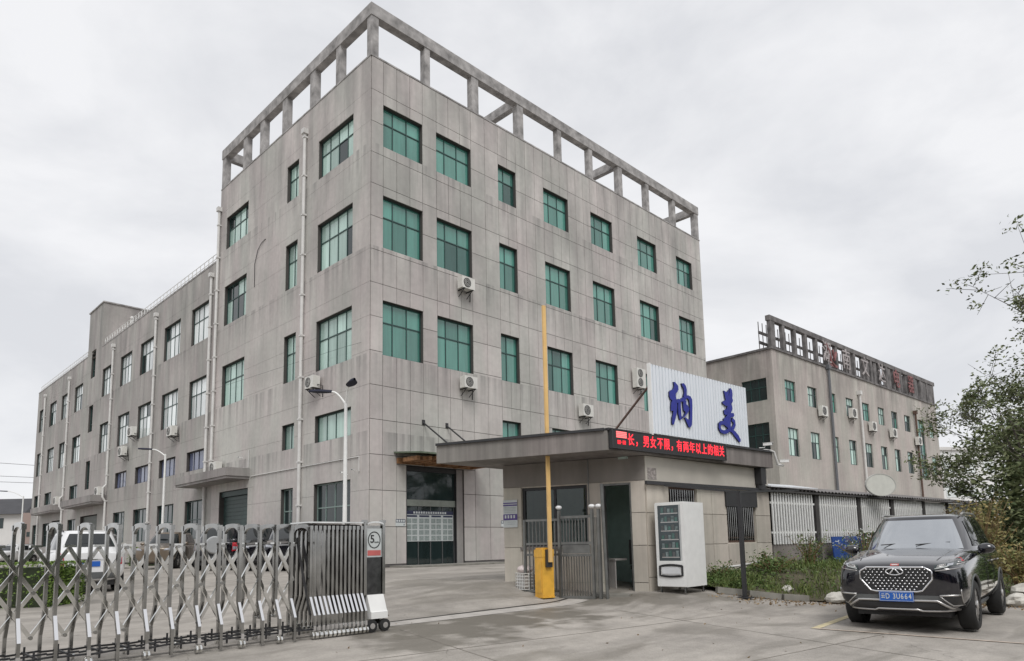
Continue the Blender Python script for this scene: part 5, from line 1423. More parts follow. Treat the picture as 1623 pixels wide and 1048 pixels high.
# shrubs on the verge
def shrub(name, label, base, h, rad, nstem, nleaf, size, lm, sm, flowers=0, lean=.35, sc=1.0):
    t = thing(name, label, 'shrub', base)
    bs_, bl, bf = MB(), MB(), MB()
    for i in range(nstem):
        a = rnd.random() * math.tau; r = rad * rnd.random() ** .5; hh = h * (.6 + .4 * rnd.random())
        tip = Vector((math.cos(a) * r, math.sin(a) * r, hh)); m_ = Vector((tip.x * .35, tip.y * .35, hh * .55))
        bs_.tube([(tip.x * .1, tip.y * .1, -.05), m_, tip], [.012 * sc, .008 * sc, .003 * sc], 5)
        for k in range(nleaf):
            q = .25 + .75 * rnd.random() ** .7
            p = m_.lerp(tip, (q - .5) * 2) if q > .5 else Vector((0, 0, 0)).lerp(m_, q * 2)
            p = p + Vector((rnd.gauss(0, .07), rnd.gauss(0, .07), rnd.gauss(0, .06))) * sc
            leaf_quad(bl, p, size * (.6 + .8 * rnd.random()))
        for k in range(flowers):
            p = tip + Vector((rnd.gauss(0, .06), rnd.gauss(0, .06), rnd.gauss(0, .05))); leaf_quad(bf, p, .045); leaf_quad(bf, p, .045)
    bs_.build('stem', sm, t); bl.build('foliage', lm, t, fix=False)
    if flowers: bf.build('flower', M['flower'], t, fix=False, kind='stuff')
    return t
zz = lambda x, y: .34 if y > 4 else .1
shrub('flowering_shrub', 'loose shrub dotted with white flowers before the blue panel', (17.9, 5.9, .25), 1.15, .75, 46, 26, .055, M['weed'], M['twig'], flowers=3)
shrub('leafy_shrub', 'thin leafy shrub against the low shed wall near the guardhouse', (17.0, 6.9, .35), .95, .55, 30, 22, .06, M['weed'], M['twig'], flowers=1)
shrub('leafy_shrub', 'low bushy weed clump on the verge behind the steel post', (15.0, 6.9, .3), .6, .6, 30, 26, .07, M['weed'], M['twig'])
shrub('leafy_shrub', 'small weed tuft beside the vending machine on the verge', (13.55, 7.35, .22), .5, .3, 18, 20, .06, M['weed'], M['twig'])
shrub('dry_shrub', 'yellowing shrub with brown stems behind the black car', (19.6, 3.9, -.05), 2.1, .8, 60, 34, .085, M['dry'], M['twig'], sc=1.4)
shrub('dry_shrub', 'smaller green and yellow shrub at the rear of the black car', (18.0, 2.9, -.1), 1.1, .6, 40, 34, .085, M['dry'], M['twig'], sc=1.2)
# rubble
def stone(label, loc, r, sc, seed):
    b = MB(); b.ball((0, 0, 0), r, 10, 7, sc)
    rr = random.Random(seed); b.v = [(x * (1 + .25 * rr.uniform(-1, 1)), y * (1 + .25 * rr.uniform(-1, 1)), z * (1 + .2 * rr.uniform(-1, 1))) for x, y, z in b.v]
    o = b.build('stone', M['stone_white'], None, loc); tag(o, label, 'stone', 'pale stones on the verge')
stone('flat white stone at the kerb line before the black car', (14.35, 5.35, -.02), .26, (1.1, .8, .45), 1)
stone('pale stone beneath the white flowered shrub', (15.2, 5.3, .06), .18, (1.1, .8, .7), 2)
stone('pale stone on the grass edge near the dark steel post', (14.2, 6.25, .12), .14, (1.2, .8, .6), 3)
for i, (x, y, r, lab) in enumerate(((16.9, 2.35, .34, 'large pale stone behind the rear wheel of the black car'), (17.5, 2.75, .30, 'pale rubble stone on top of the heap behind the black car'), (17.4, 2.0, .28, 'pale rubble stone at the outer end of the heap behind the black car'), (16.4, 2.75, .24, 'pale rubble stone nearest the black car'))):
    stone(lab, (x, y, -.12 + .1 * (i == 1)), r, (1.1, .9, .6), 10 + i)
b = MB(); b.box(0, 3.2, 0, .3, 0, .34); sl = b.build('stone_slab', M['stone_white'], None, (15.9, 1.6, -.26)); sl.rotation_euler = (0, 0, R(8)); tag(sl, 'long pale stone slab on the ground beside the rubble heap', 'slab')

# ------------------------------------------------------------------ trees
def tree(name, label, base, h, trunk_r, nlimb, crown_r, crown_z, nclump, leaf_n, leaf_s, lm, clump_r=.5, bare=0.3, lean=(0, 0), group=None, trunk_h=.25, thin_top=0.0):
    t = thing(name, label, 'tree', base, 0, group)
    bt, bl = MB(), MB()
    top = Vector((lean[0] * h, lean[1] * h, h * .8))
    bt.tube([(0, 0, -.3), top * trunk_h + Vector((0, 0, 0)), top * .6, top], [trunk_r, trunk_r * .75, trunk_r * .45, trunk_r * .12], 8)
    tips = []
    for i in range(nlimb):
        q = trunk_h + (1 - trunk_h) * (i + rnd.random()) / nlimb
        st = top * q; a = i * 2.4 + rnd.random(); L_ = crown_r * (.55 + .6 * rnd.random()) * (1.15 - .5 * q)
        el = .25 + .6 * rnd.random(); en = st + Vector((math.cos(a) * L_ * math.cos(el), math.sin(a) * L_ * math.cos(el), L_ * math.sin(el) * crown_z))
        mp_ = st.lerp(en, .5) + Vector((rnd.gauss(0, .2), rnd.gauss(0, .2), -.05 * L_))
        r0 = trunk_r * (.42 - .25 * q); bt.tube([st, mp_, en], [r0, r0 * .6, r0 * .2], 6)
        for k in range(5):
            s0 = mp_.lerp(en, rnd.random()); a2 = a + rnd.gauss(0, .9); l2 = L_ * (.25 + .3 * rnd.random())
            e2 = s0 + Vector((math.cos(a2) * l2, math.sin(a2) * l2, l2 * (.2 + .7 * rnd.random())))
            bt.tube([s0, s0.lerp(e2, .5) + Vector((0, 0, .05)), e2], [r0 * .32, r0 * .22, r0 * .08], 5); tips.append((s0, e2))
            for w in range(7 if thin_top > .5 else 4):
                e3_ = e2.lerp(s0, .5 * rnd.random()) + Vector((rnd.gauss(0, .35), rnd.gauss(0, .35), .1 + rnd.gauss(.25, .3))) * l2 * .8
                bt.tube([e2.lerp(s0, .4 * rnd.random()), e3_], [max(r0 * .12, .011), max(r0 * .05, .006)], 4); tips.append((e2, e3_))
    bt.build('trunk', M['bark'], t)
    for i in range(nclump):
        s0, e2 = rnd.choice(tips)
        if rnd.random() < bare or (e2.z > h * .62 and rnd.random() < thin_top): continue
        c = s0.lerp(e2, .5 + .6 * rnd.random())
        leaf_cloud(bl, c, clump_r * (.5 + .8 * rnd.random()), leaf_n, leaf_s, (1, 1, .65))
    bl.build('crown', lm, t, fix=False)
    return t
tree('airy_tree', 'large airy tree with thin bare twigs rising over the shed end', (32.2, 1.4, 0), 10.6, .26, 26, 5.2, .95, 1650, 22, .15, M['leaf'], clump_r=.5, bare=.2, lean=(-.02, .03), trunk_h=.14, thin_top=.52)
tree('airy_tree', 'smaller leafy tree reaching over the end of the workshop building', (36.4, 5.6, 0), 8.2, .16, 15, 3.7, .6, 560, 24, .15, M['leaf'], clump_r=.5, bare=.05, lean=(-.04, .04), trunk_h=.12, thin_top=.3)
def bush(name, label, base, sx, sy, sz, n, size, lm, group=None, cat='bush'):
    t = thing(name, label, cat, base, 0, group); bl, bt = MB(), MB()
    for i in range(n):
        while True:
            q = Vector((rnd.uniform(-1, 1), rnd.uniform(-1, 1), rnd.uniform(0, 1)))
            if .35 < q.length < 1: break
        f = 1 + .28 * noise.noise(q * 2.2 + Vector(base))
        leaf_cloud(bl, (q.x * sx * f, q.y * sy * f, q.z * sz * f), .28, 9, size)
    for k in range(6):
        a = rnd.random() * math.tau; bt.tube([(0, 0, -.3), (math.cos(a) * sx * .3, math.sin(a) * sy * .3, sz * .45), (math.cos(a) * sx * .6, math.sin(a) * sy * .6, sz * .85)], [.09, .06, .02], 6)
    bt.build('stem', M['bark'], t); bl.build('foliage', lm, t, fix=False)
    return t
bush('dense_bush', 'tall dense dark bush rising behind the black car', (28.8, 3.5, -.2), 2.5, 2.6, 6.0, 2300, .18, M['leaf'])
bush('dense_bush', 'lower dark green bush between the shed end and the tall bush', (32.0, 5.3, -.2), 1.9, 1.6, 2.6, 700, .17, M['leaf'])
bush('dense_bush', 'low green bush beyond the rubble heap', (21.6, 2.2, -.2), 1.5, 1.3, 1.5, 600, .12, M['weed'])

# ------------------------------------------------------------------ hedges in the yard
def hedge_box(label, base, rotz, sx, sy, sz, n):
    t = thing('clipped_hedge', label, 'hedge', base, rotz); bl = MB(); bc = MB()
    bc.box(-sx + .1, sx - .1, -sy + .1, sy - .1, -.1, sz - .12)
    for i in range(n):
        p = [rnd.uniform(-sx, sx), rnd.uniform(-sy, sy), rnd.uniform(0, sz)]
        k = rnd.randrange(3)
        if k == 0: p[0] = rnd.choice((-sx, sx)) * (1 - .03 * rnd.random())
        elif k == 1: p[1] = rnd.choice((-sy, sy)) * (1 - .03 * rnd.random())
        else: p[2] = sz * (1 - .03 * rnd.random())
        leaf_quad(bl, Vector(p), .07 * (.6 + .8 * rnd.random()))
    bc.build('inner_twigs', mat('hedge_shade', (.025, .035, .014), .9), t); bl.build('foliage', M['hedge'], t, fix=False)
hedge_box('long clipped green hedge behind the folding gate', (2.2, 20.3, G(2, 20)), R(-42), 2.6, .7, .98, 9000)
hedge_box('small clipped green hedge block by the wing wall', (13.3, 43.5, .3), 0, .6, .8, 1.15, 1500)

# ------------------------------------------------------------------ cars
STN = [  # x, z bottom, w bottom, z mid, w mid, z shoulder, w shoulder, z top, w top, z top centre
    (0.00, .36, .52, .58, .68, .84, .66, .92, .56, .945), (0.09, .27, .70, .60, .80, .90, .77, .985, .64, 1.01),
    (0.40, .24, .80, .62, .855, .965, .825, 1.05, .70, 1.075), (0.95, .24, .82, .64, .870, 1.02, .845, 1.135, .75, 1.165),
    (1.40, .24, .83, .64, .885, 1.05, .865, 1.185, .79, 1.215), (2.40, .24, .85, .64, .915, 1.06, .885, 1.13, .81, 1.15),
    (3.60, .26, .86, .66, .930, 1.08, .895, 1.14, .82, 1.16), (4.36, .30, .82, .68, .90, 1.09, .86, 1.15, .79, 1.17), (4.62, .38, .62, .68, .76, 1.05, .74, 1.10, .66, 1.12)]
def raw_body(stn, axles, rad):
    b = MB(); n = 10
    for (x, zb, wb, zm, wm, zs, ws, zt, wt, ztc) in stn:
        half = [(wb, zb), (wm, zm), (ws, zs), (wt, zt)]
        rg = [(x, 0, zb)] + [(x, y, z) for y, z in half] + [(x, 0, ztc)] + [(x, -y, z) for y, z in half[::-1]]
        b.v += rg
    for i in range(len(stn) - 1):
        for k in range(n): b.f.append((i * n + k, i * n + (k + 1) % n, (i + 1) * n + (k + 1) % n, (i + 1) * n + k)); b.mi.append(0)
    for base in (0, (len(stn) - 1) * n):      # caps as strips across
        for (p, q, r_, s_) in ((0, 1, 9, 0), (1, 2, 8, 9), (2, 3, 7, 8), (3, 4, 6, 7), (4, 5, 5, 6)):
            f = [base + i for i in (p, q, r_, s_)]; f = list(dict.fromkeys(f)); b.f.append(tuple(f)); b.mi.append(0)
    me = b.mesh('body', M['car_black'], fix=True)
    o = bpy.data.objects.new('tmp', me); COL.objects.link(o)
    md = o.modifiers.new('s', 'SUBSURF'); md.levels = 3; md.render_levels = 3
    cut = MB()
    for ax in axles:
        for s in (-1, 1): cut.lathe([(rad * 1.17, s * .50), (rad * 1.17, s * 1.2)], (ax, 0, rad * 1.04), 'y', 28)
    cm = cut.mesh('cut', M['rubber'], fix=True); co = bpy.data.objects.new('cut', cm); COL.objects.link(co)
    md = o.modifiers.new('b', 'BOOLEAN'); md.object = co; md.operation = 'DIFFERENCE'; md.solver = 'EXACT'
    dg = bpy.context.evaluated_depsgraph_get()
    out = bpy.data.meshes.new_from_object(o.evaluated_get(dg))
    bpy.data.objects.remove(o); bpy.data.objects.remove(co)
    out.polygons.foreach_set('use_smooth', [True] * len(out.polygons))
    try: out.set_sharp_from_angle(angle=R(38))
    except Exception: pass
    return out
RAD = .355
AX = (.93, 3.62)
BODY = raw_body(STN, AX, RAD)
BVH = None
def body_bvh(me): return BVHTree.FromPolygons([v.co for v in me.vertices], [tuple(p.vertices) for p in me.polygons])
BVH = body_bvh(BODY)
def nose(y, z, off=.0):
    h = BVH.ray_cast(Vector((-2, y, z)), Vector((1, 0, 0)))
    return (h[0].x if h[0] else .3) - off
def tail(y, z, off=.0):
    h = BVH.ray_cast(Vector((8, y, z)), Vector((-1, 0, 0)))
    return (h[0].x if h[0] else 4.4) + off
def deck(x, y, off=0.0):
    h = BVH.ray_cast(Vector((x, y, 4)), Vector((0, 0, -1)))
    return (h[0].z if h[0] else 1.0) + off
def side(x, z, s, off=0.0):
    h = BVH.ray_cast(Vector((x, s * 3, z)), Vector((0, -s, 0)))
    return (h[0].y if h[0] else s * .86) + s * off
CAB = dict(n=4.0, x0=2.90, x1=3.02, a0=1.62, a1=1.06, b0=.805, b1=.635, z0=1.125, z1=1.655)
def cab(th, v, off=0.0, C_=CAB):
    xc = C_['x0'] + (C_['x1'] - C_['x0']) * v; a = C_['a0'] + (C_['a1'] - C_['a0']) * v ** 1.12 + off; bb = C_['b0'] + (C_['b1'] - C_['b0']) * v ** 1.35 + off
    c, s = math.cos(th), math.sin(th)
    r = (abs(c / a) ** C_['n'] + abs(s / bb) ** C_['n']) ** (-1 / C_['n'])
    return (xc + r * c, r * s, C_['z0'] + (C_['z1'] - C_['z0']) * v)
def cab_mesh(paint, C_=CAB):
    b = MB(); N_ = 96
    ths = []
    for i in range(N_): ths.append(2 * math.pi * i / N_)
    ths = sorted(set(ths + [math.atan2(sy * .8 * q, sx * 1.5) for sx in (1, -1) for sy in (1, -1) for q in (.8, .9, .97, 1.03, 1.1, 1.2)]), key=lambda t: t % math.tau)
    n = len(ths); ringv = []
    for v in (0, .25, .5, .75, 1.0): ringv.append([cab(t, v, 0, C_) for t in ths])
    zc = C_['z1']; xc = C_['x1']
    for k, (sc_, dz) in enumerate(((.985, .016), (.955, .031), (.90, .045), (.78, .060), (.55, .073), (.28, .080), (.05, .082))):
        ringv.append([(xc + (p[0] - xc) * sc_, p[1] * sc_, zc + dz) for p in [cab(t, 1, 0, C_) for t in ths]])
    for rg in ringv: b.v += rg
    for j in range(len(ringv) - 1):
        for i in range(n): b.f.append((j * n + i, j * n + (i + 1) % n, (j + 1) * n + (i + 1) % n, (j + 1) * n + i)); b.mi.append(0)
    b.f.append(tuple((len(ringv) - 1) * n + i for i in range(n))); b.mi.append(0)
    me = b.mesh('cabin', paint, fix=True, smooth=True); return me
def cab_patch(t0, t1, v0, v1, off, m, name, parent, nu=16, nv=6, C_=CAB):
    b = MB(); b.grid(lambda u, v: cab(t0 + (t1 - t0) * u, v0 + (v1 - v0) * v, off, C_), nu, nv)
    return b.build(name, m, parent, smooth=True, fix=False)
WHEEL = {}
def wheel(parent, x, s, dark=True):
    k = dark
    if k not in WHEEL:
        t_ = MB(); t_.lathe([(RAD * .66, -.10), (RAD * .9, -.115), (RAD, -.085), (RAD, .085), (RAD * .9, .115), (RAD * .66, .10)], axis='y', n=36, cap=False)
        r_ = MB(); r_.lathe([(RAD * .68, -.09), (RAD * .68, -.02), (RAD * .62, -.0)], axis='y', n=30, cap=False); r_.lathe([(RAD * .2, -.10), (RAD * .17, -.115), (.001, -.115)], axis='y', n=14, cap=False)
        for i in range(5):
            a = i * math.tau / 5 + .3
            for da in (-.13, .13): r_.bar((math.cos(a + da * .4) * RAD * .12, -.085, math.sin(a + da * .4) * RAD * .12), (math.cos(a + da) * RAD * .66, -.075, math.sin(a + da) * RAD * .66), .035, .03, up=(0, 1, 0))
        d_ = MB(); d_.lathe([(RAD * .66, .0), (RAD * .66, .02)], axis='y', n=24)
        WHEEL[k] = (t_.mesh('tyre', M['rubber'], smooth=True, fix=True), r_.mesh('rim', M['silver_trim'], fix=True), d_.mesh('brake_disc', M['dark_metal'], fix=True))
    tm_, rm_, dm_ = WHEEL[k]
    w = link('wheel', tm_, parent, (x, s * (.745 if x < 2 else .80), RAD)); 
    if s > 0: w.rotation_euler = (0, 0, math.pi)
    link('rim', rm_, w); link('brake_disc', dm_, w)
    return w
def surf_poly(poly, fn, m, name, parent, off=.006, n=14):
    """filled patch of polygon poly in (y,z) laid on the nose or tail surface"""
    ys = [p[0] for p in poly]; zs = [p[1] for p in poly]
    b = MB()
    # horizontal slices across the polygon
    z0, z1 = min(zs), max(zs)
    def span(z):
        xs = []
        for (p, q) in zip(poly, poly[1:] + poly[:1]):
            if (p[1] - z) * (q[1] - z) <= 0 and abs(p[1] - q[1]) > 1e-9: xs.append(p[0] + (q[0] - p[0]) * (z - p[1]) / (q[1] - p[1]))
        return (min(xs), max(xs)) if xs else None
    rowsn = n
    zl = sorted(set([z0 + 1e-4 + (z1 - z0 - 2e-4) * i / rowsn for i in range(rowsn + 1)] + [min(max(z, z0 + 1e-4), z1 - 1e-4) for z in zs]))
    prev = None; nu = 18
    for z in zl:
        sp_ = span(z)
        if not sp_: continue
        row = [(fn(y, z, off), y, z) for y in [sp_[0] + (sp_[1] - sp_[0]) * i / nu for i in range(nu + 1)]]
        k = len(b.v); b.v += row
        if prev is not None:
            for i in range(nu): b.f.append((prev + i, prev + i + 1, k + i + 1, k + i)); b.mi.append(0)
        prev = k
    return b.build(name, m, parent, smooth=True, fix=False)
def surf_tube(pts, fn, r, m, name, parent, off=.004, dens=.04, nseg=6, close=False):
    out = []
    seq = list(zip(pts, pts[1:] + (pts[:1] if close else [])))
    for (p, q) in seq:
        p, q = Vector(p), Vector(q); k = max(1, int((q - p).length / dens))
        for i in range(k): y, z = p.lerp(q, i / k); out.append((fn(y, z, off), y, z))
    if not close: out.append((fn(*pts[-1], off), *pts[-1]))
    else: out.append(out[0])
    b = MB(); b.tube(out, r, nseg); return b.build(name, m, parent, smooth=True)

def make_car(name, label, cat, loc, rotz, paint, plate_text=None, hero=False, zscale=1.0, group=None, screen='car_glass'):
    t = thing(name, label, cat, loc, rotz, group)
    me = BODY.copy(); me.materials.clear(); me.materials.append(paint)
    bd = link('body', me, t)
    link('cabin', cab_mesh(paint), t)
    th = math.pi
    cf = math.atan2(.60, 1.62)   # angle of the front corner
    cab_patch(math.pi - .455, math.pi + .455, .07, .95, .008, M[screen], 'windscreen', t, 20, 6)
    cab_patch(-.42, .42, .25, .93, .008, M['car_glass'], 'rear_window', t, 16, 5)
    for s in (-1, 1):
        for (a, c) in ((.60, 1.32), (1.38, 1.95), (2.02, 2.52)):
            cab_patch(s * a, s * c, .14, .90, .007, M['car_glass'], 'side_window', t, 10, 4)
        b = MB(); b.tube([(2.2, s * .585, 1.695), (2.38, s * .59, 1.73), (3.6, s * .59, 1.735), (3.85, s * .585, 1.695)], .018, 6); b.build('roof_rail', M['silver_trim'] if hero else M['dark_metal'], t)
        b = MB(); b.ball((1.62, s * .95, 1.16), .11, 12, 8, (.75, 1.05, .72)); b.box(1.6, 1.68, s * .84 if s > 0 else -.93, .93 if s > 0 else s * .84, 1.08, 1.12)
        mr = b.build('mirror', paint, t, smooth=True)
        for x in AX: wheel(t, x, s)
        # door seams and handles
        for x in (2.02, 2.72):
            pts = [(x + .12, side(x + .12, .4, s, .009), .4)] + [(x, side(x, z, s, .009), z) for z in (.6, .75, .9, 1.03)]
            b = MB(); b.tube(pts, .004, 4); b.build('door_seam', M['black_plastic'], t)
        for x in (2.5, 3.25):
            y = side(x, .95, s, .012); b = MB(); b.tube([(x, y, .95), (x + .05, y + s * .012, .955), (x + .15, y + s * .012, .955), (x + .2, y, .95)], .013, 6); b.build('door_handle', M['silver_trim'], t)
        b = MB(); pts = [(x, side(x, .31, s, .02), .31) for x in (1.36, 1.8, 2.3, 2.8, 3.18)]; b.tube(pts, .045, 8); b.build('sill', M['trim'], t, smooth=True)
        for ax in AX:
            b = MB(); pts = []
            for i in range(15):
                a = math.pi * i / 14; x = ax + RAD * 1.18 * math.cos(a); z = RAD * 1.04 + RAD * 1.18 * math.sin(a); pts.append((x, side(x, max(z, .3), s, -.012), z))
            b.tube(pts, .024, 6); b.build('arch_trim', M['trim'], t, smooth=True)
    # underside, so that no light comes through
    b = MB(); b.box(.3, 4.4, -.60, .60, .22, .34); b.build('underbody', M['black_plastic'], t)
    # ---- nose
    for s in (-1, 1):
        if hero:
            lp = [(s * .48, .885), (s * .80, .965), (s * .815, 1.01), (s * .74, 1.005), (s * .50, .955)]
            surf_poly(lp, nose, M['pane_dark'], 'headlight', t, .012, 8)
            hl_ = surf_tube([(s * .52, .925), (s * .62, .945), (s * .62, .965), (s * .53, .945)], nose, .010, M['silver_trim'], 'daytime_light', t, .02, .03)
            surf_tube([(s * .50, .905), (s * .63, .932), (s * .66, .95)], nose, .008, M['poster'], 'light_guide', t, .022, .03)
            surf_poly([(s * .64, .945), (s * .70, .955), (s * .70, .985), (s * .64, .975)], nose, M['lens'], 'lamp_lens', t, .02, 4)
            surf_tube([(s * .735, .96), (s * .79, .975), (s * .795, .995), (s * .735, .99)], nose, .009, M['silver_trim'], 'daytime_light', t, .02, .03)
            surf_tube([(s * .50, .875), (s * .62, .890), (s * .78, .915)], nose, .007, M['silver_trim'], 'lamp_trim', t, .012)
        else:
            surf_poly([(s * .45, .84), (s * .70, .87), (s * .70, .96), (s * .5, .92)], nose, M['lens'], 'headlight', t, .01, 6)
        surf_poly([(s * .60, .74), (s * .76, .78), (s * .76, 1.12), (s * .62, 1.09)], tail, M['tail_red'], 'tail_light', t, .014, 6)
        surf_poly([(s * .625, .80), (s * .735, .82), (s * .735, .94), (s * .63, .93)], tail, M['lens'], 'reversing_light', t, .017, 4)
    if hero:
        oct_ = [(-.37, .925), (.37, .925), (.46, .87), (.46, .76), (.33, .60), (.26, .585), (-.26, .585), (-.33, .60), (-.46, .76), (-.46, .87)]
        gr = surf_poly(oct_, nose, M['black_plastic'], 'grille', t, .010, 14)
        surf_tube(oct_, nose, .013, M['chrome'], 'grille_surround', t, .014, .03, 8, close=True)
        b = MB()
        for j in range(8):
            z = .615 + j * .040
            for i in range(-8, 9):
                y = (i + .5 * (j % 2)) * .058
                lim = .44 if z > .76 else .26 + (z - .585) / (.76 - .585) * .18
                if abs(y) > lim - .02 or (abs(y) < .13 and z > .80): continue
                r_ = .0105 + .002 * (j < 4)
                b.ball((nose(y, z, .016), y, z), r_, 8, 5, (.7, 1.15, .9))
        b.build('grille_stud', M['chrome'], gr, smooth=True, kind='stuff')
        # oval emblem: flat ring with an open A inside
        zc_ = .865
        ringp_ = [(.112 * math.cos(a), zc_ + .047 * math.sin(a)) for a in [math.tau * i / 26 for i in range(26)]]
        em = surf_tube(ringp_, nose, .010, M['chrome'], 'emblem', t, .030, .02, 6, close=True)
        surf_tube([(-.062, zc_ - .034), (-.008, zc_ + .040)], nose, .011, M['chrome'], 'emblem_stroke', em, .031, .02)
        surf_tube([(.062, zc_ - .034), (.008, zc_ + .040)], nose, .011, M['chrome'], 'emblem_stroke', em, .031, .02)
        surf_poly([(-.055, .948), (.055, .948), (.055, .975), (-.055, .975)], nose, M['red_print'], 'red_sticker', t, .012, 3)
        surf_poly([(-.038, .956), (.038, .956), (.038, .967), (-.038, .967)], nose, M['poster'], 'sticker_print', t, .0145, 3)
        # bumper: dark mouth, grey and silver trims
        mouth = [(-.47, .44), (.47, .44), (.62, .34), (.52, .325), (-.52, .325), (-.62, .34)]
        surf_poly(mouth, nose, M['black_plastic'], 'air_intake', t, .012, 8)
        surf_tube([(-.70, .335), (-.50, .462), (.50, .462), (.70, .335)], nose, .017, M['silver_trim'], 'skid_trim', t, .012, .05, 8)
        surf_tube([(-.70, .325), (-.30, .318), (-.25, .338), (.25, .338), (.30, .318), (.70, .325)], nose, .015, M['silver_trim'], 'skid_trim', t, .012, .05, 8)
        surf_poly([(-.72, .475), (.72, .475), (.72, .535), (-.72, .535)], nose, M['trim'], 'bumper_band', t, .008, 4)
        for s in (-1, 1):
            surf_poly([(s * .55, .52), (s * .765, .53), (s * .765, .40), (s * .68, .40)], nose, M['black_plastic'], 'fog_recess', t, .012, 6)
            surf_tube([(s * .53, .535), (s * .765, .545)], nose, .014, M['silver_trim'], 'fog_trim', t, .014, .04)
            surf_tube([(s * .53, .53), (s * .67, .40), (s * .77, .40), (s * .775, .62)], nose, .009, M['silver_trim'], 'fog_trim', t, .014, .04)
        pl = MB(); pl.box(-.012, 0, -.22, .22, -.07, .07)
        po_ = pl.build('number_plate', M['plate_blue'], t, (nose(0, .52, .03), 0, .515))
        pb = MB(); pb.box(-.015, -.0125, -.215, .215, .058, .062); pb.box(-.015, -.0125, -.215, .215, -.062, -.058); pb.box(-.015, -.0125, -.215, -.211, -.0575, .0575); pb.box(-.015, -.0125, .211, .215, -.0575, .0575); pb.build('plate_border', M['poster'], po_)
        for ch, y in (('云', .170), ('D', .110), ('3', .025), ('U', -.025), ('6', -.075), ('6', -.125), ('4', -.175)):
            me = text_mesh(ch, .105 if ch != '云' else .075, .0012, M['poster'], xscale=.72, offset=.0015)
            o = link('plate_character', me, po_); o.matrix_local = basis((-.0138, y, 0), (0, -1, 0), (0, 0, 1), (-1, 0, 0))
        # hood creases, wipers, red badge on the wing
        for s in (-1, 1):
            pts = [(x, s * (.50 + .10 * (x - .25) / 1.0), deck(x, s * (.50 + .10 * (x - .25) / 1.0), .0)) for x in (.25, .45, .65, .85, 1.05, 1.25)]
            b = MB(); b.tube(pts, .008, 5); b.build('hood_crease', paint, t, smooth=True)
            b = MB(); b.tube([(1.36, s * .25 + .2, 1.23), (1.49, s * .25 - .25, 1.262)], .008, 5); b.build('wiper', M['black_plastic'], t)
            y = side(.62, .98, s, .008)
        pts = [(.50, side(.50, 1.0, -1, .006), 1.0), (.58, side(.58, 1.0, -1, .006), 1.0), (.66, side(.66, 1.05, -1, .006), 1.05), (.56, side(.56, 1.05, -1, .006), 1.05)]
        b = MB(); b.add(pts, [(0, 1, 2, 3)]); b.build('red_badge', M['tail_red'], t, fix=False)
    # ---- tail
    pl = MB(); pl.box(0, .012, -.22, .22, -.07, .07); po_ = pl.build('rear_plate', M['plate_blue'] if not hero else M['plate_blue'], t, (tail(0, .80, .004), 0, .80))
    if not hero:
        surf_poly([(-.7, .40), (.7, .40), (.72, .58), (-.72, .58)], tail, M['trim'], 'rear_bumper', t, .012, 5)
        surf_poly([(-.3, .90), (.3, .90), (.3, .93), (-.3, .93)], tail, M['chrome'], 'tailgate_trim', t, .012, 3)
    return t
hero = make_car('black_suv', 'glossy black SUV with studded grille parked facing the road', 'car', (10.98, 3.25, -.205), R(4.8), M['car_black'], hero=True, screen='car_screen')
# cars behind the gate: heading is the direction of -x in car space
def park(label, cx_, cy_, heading, paint, z=None, name='parked_car', group='cars parked in the yard'):
    """cx, cy = centre; heading = direction the nose points, degrees from +X"""
    h = R(heading); rot = h + math.pi
    ox = cx_ + math.cos(h) * 2.31; oy = cy_ + math.sin(h) * 2.31
    zg_ = G(cx_, cy_) if z is None else z
    return make_car(name, label, 'car', (ox, oy, zg_), rot, paint, group=group)
w1 = park('white SUV showing its tail behind the open part of the folding gate', 5.45, 23.5, 84, M['car_white'])
b = MB(); b.box(4.42, 4.43, -.3, .3, 1.66, 1.70); b.build('roof_spoiler', M['car_white'], w1)
park('white hatchback parked deeper in the yard than the white SUV', 9.9, 38.5, 70, M['car_white'])
park('bronze car half hidden behind the gate near the wing wall', 12.0, 35.5, -125, M['car_beige'])
d1_ = park('black off-roader with a pale round spare wheel cover', 12.3, 29.6, 58, M['car_black'])
b = MB(); b.lathe([(.33, 4.66), (.35, 4.70), (.35, 4.80), (.30, 4.86)], (0, 0, 1.0), 'x', 26); sw_ = b.build('spare_wheel_cover', M['car_silver'], d1_)
park('black car parked close to the office corner behind the gate', 13.0, 25.3, -120, M['car_black'])
park('dark car standing between the off-roader and the office corner', 12.6, 27.1, -112, M['car_black'])
park('small distant white car past the hedge near the end of the wing', 12.5, 76.0, -140, M['car_white'], z=.38)
park('white car past the hedge, the most distant of the parked cars', 11.2, 82.0, -150, M['car_white'], z=.38)

# ------------------------------------------------------------------ distant houses
hs = thing('tiled_house', 'distant white house with a dark pitched roof', 'house', (14.0, 112.5, 0), R(-45))
b = MB(); b.box(-9, 6.4, 0, 8, 0, 6.6); b.build('wall', M['house_white'], hs)
b = MB(); b.add([(-9.6, -.6, 6.4), (6.9, -.6, 6.4), (6.9, 8.6, 6.4), (-9.6, 8.6, 6.4), (-9.6, 4, 8.7), (5.4, 4, 8.7)], [(0, 1, 5, 4), (2, 3, 4, 5), (1, 2, 5), (3, 0, 4), (0, 3, 2, 1)]); b.build('roof', M['roof_dark'], hs)
for x in (-6, -1.2, 2.4):
    b = MB(); b.box(x, x + 1.5, -.05, -.002, 4.6, 5.9); b.build('window', M['pane_dark'], hs)
b = MB(); b.box(-2.5, 1.5, -1.2, -.06, 2.35, 2.55); b.build('porch_roof', M['roof_dark'], hs)
h2 = thing('brick_outbuilding', 'low pinkish distant building beside the end of the wing', 'building', (18.9, 104.5, 0), R(-45))
b = MB(); b.box(-1.2, 12, 0, 7, 0, 6.4); b.build('wall', M['house_pink'], h2)
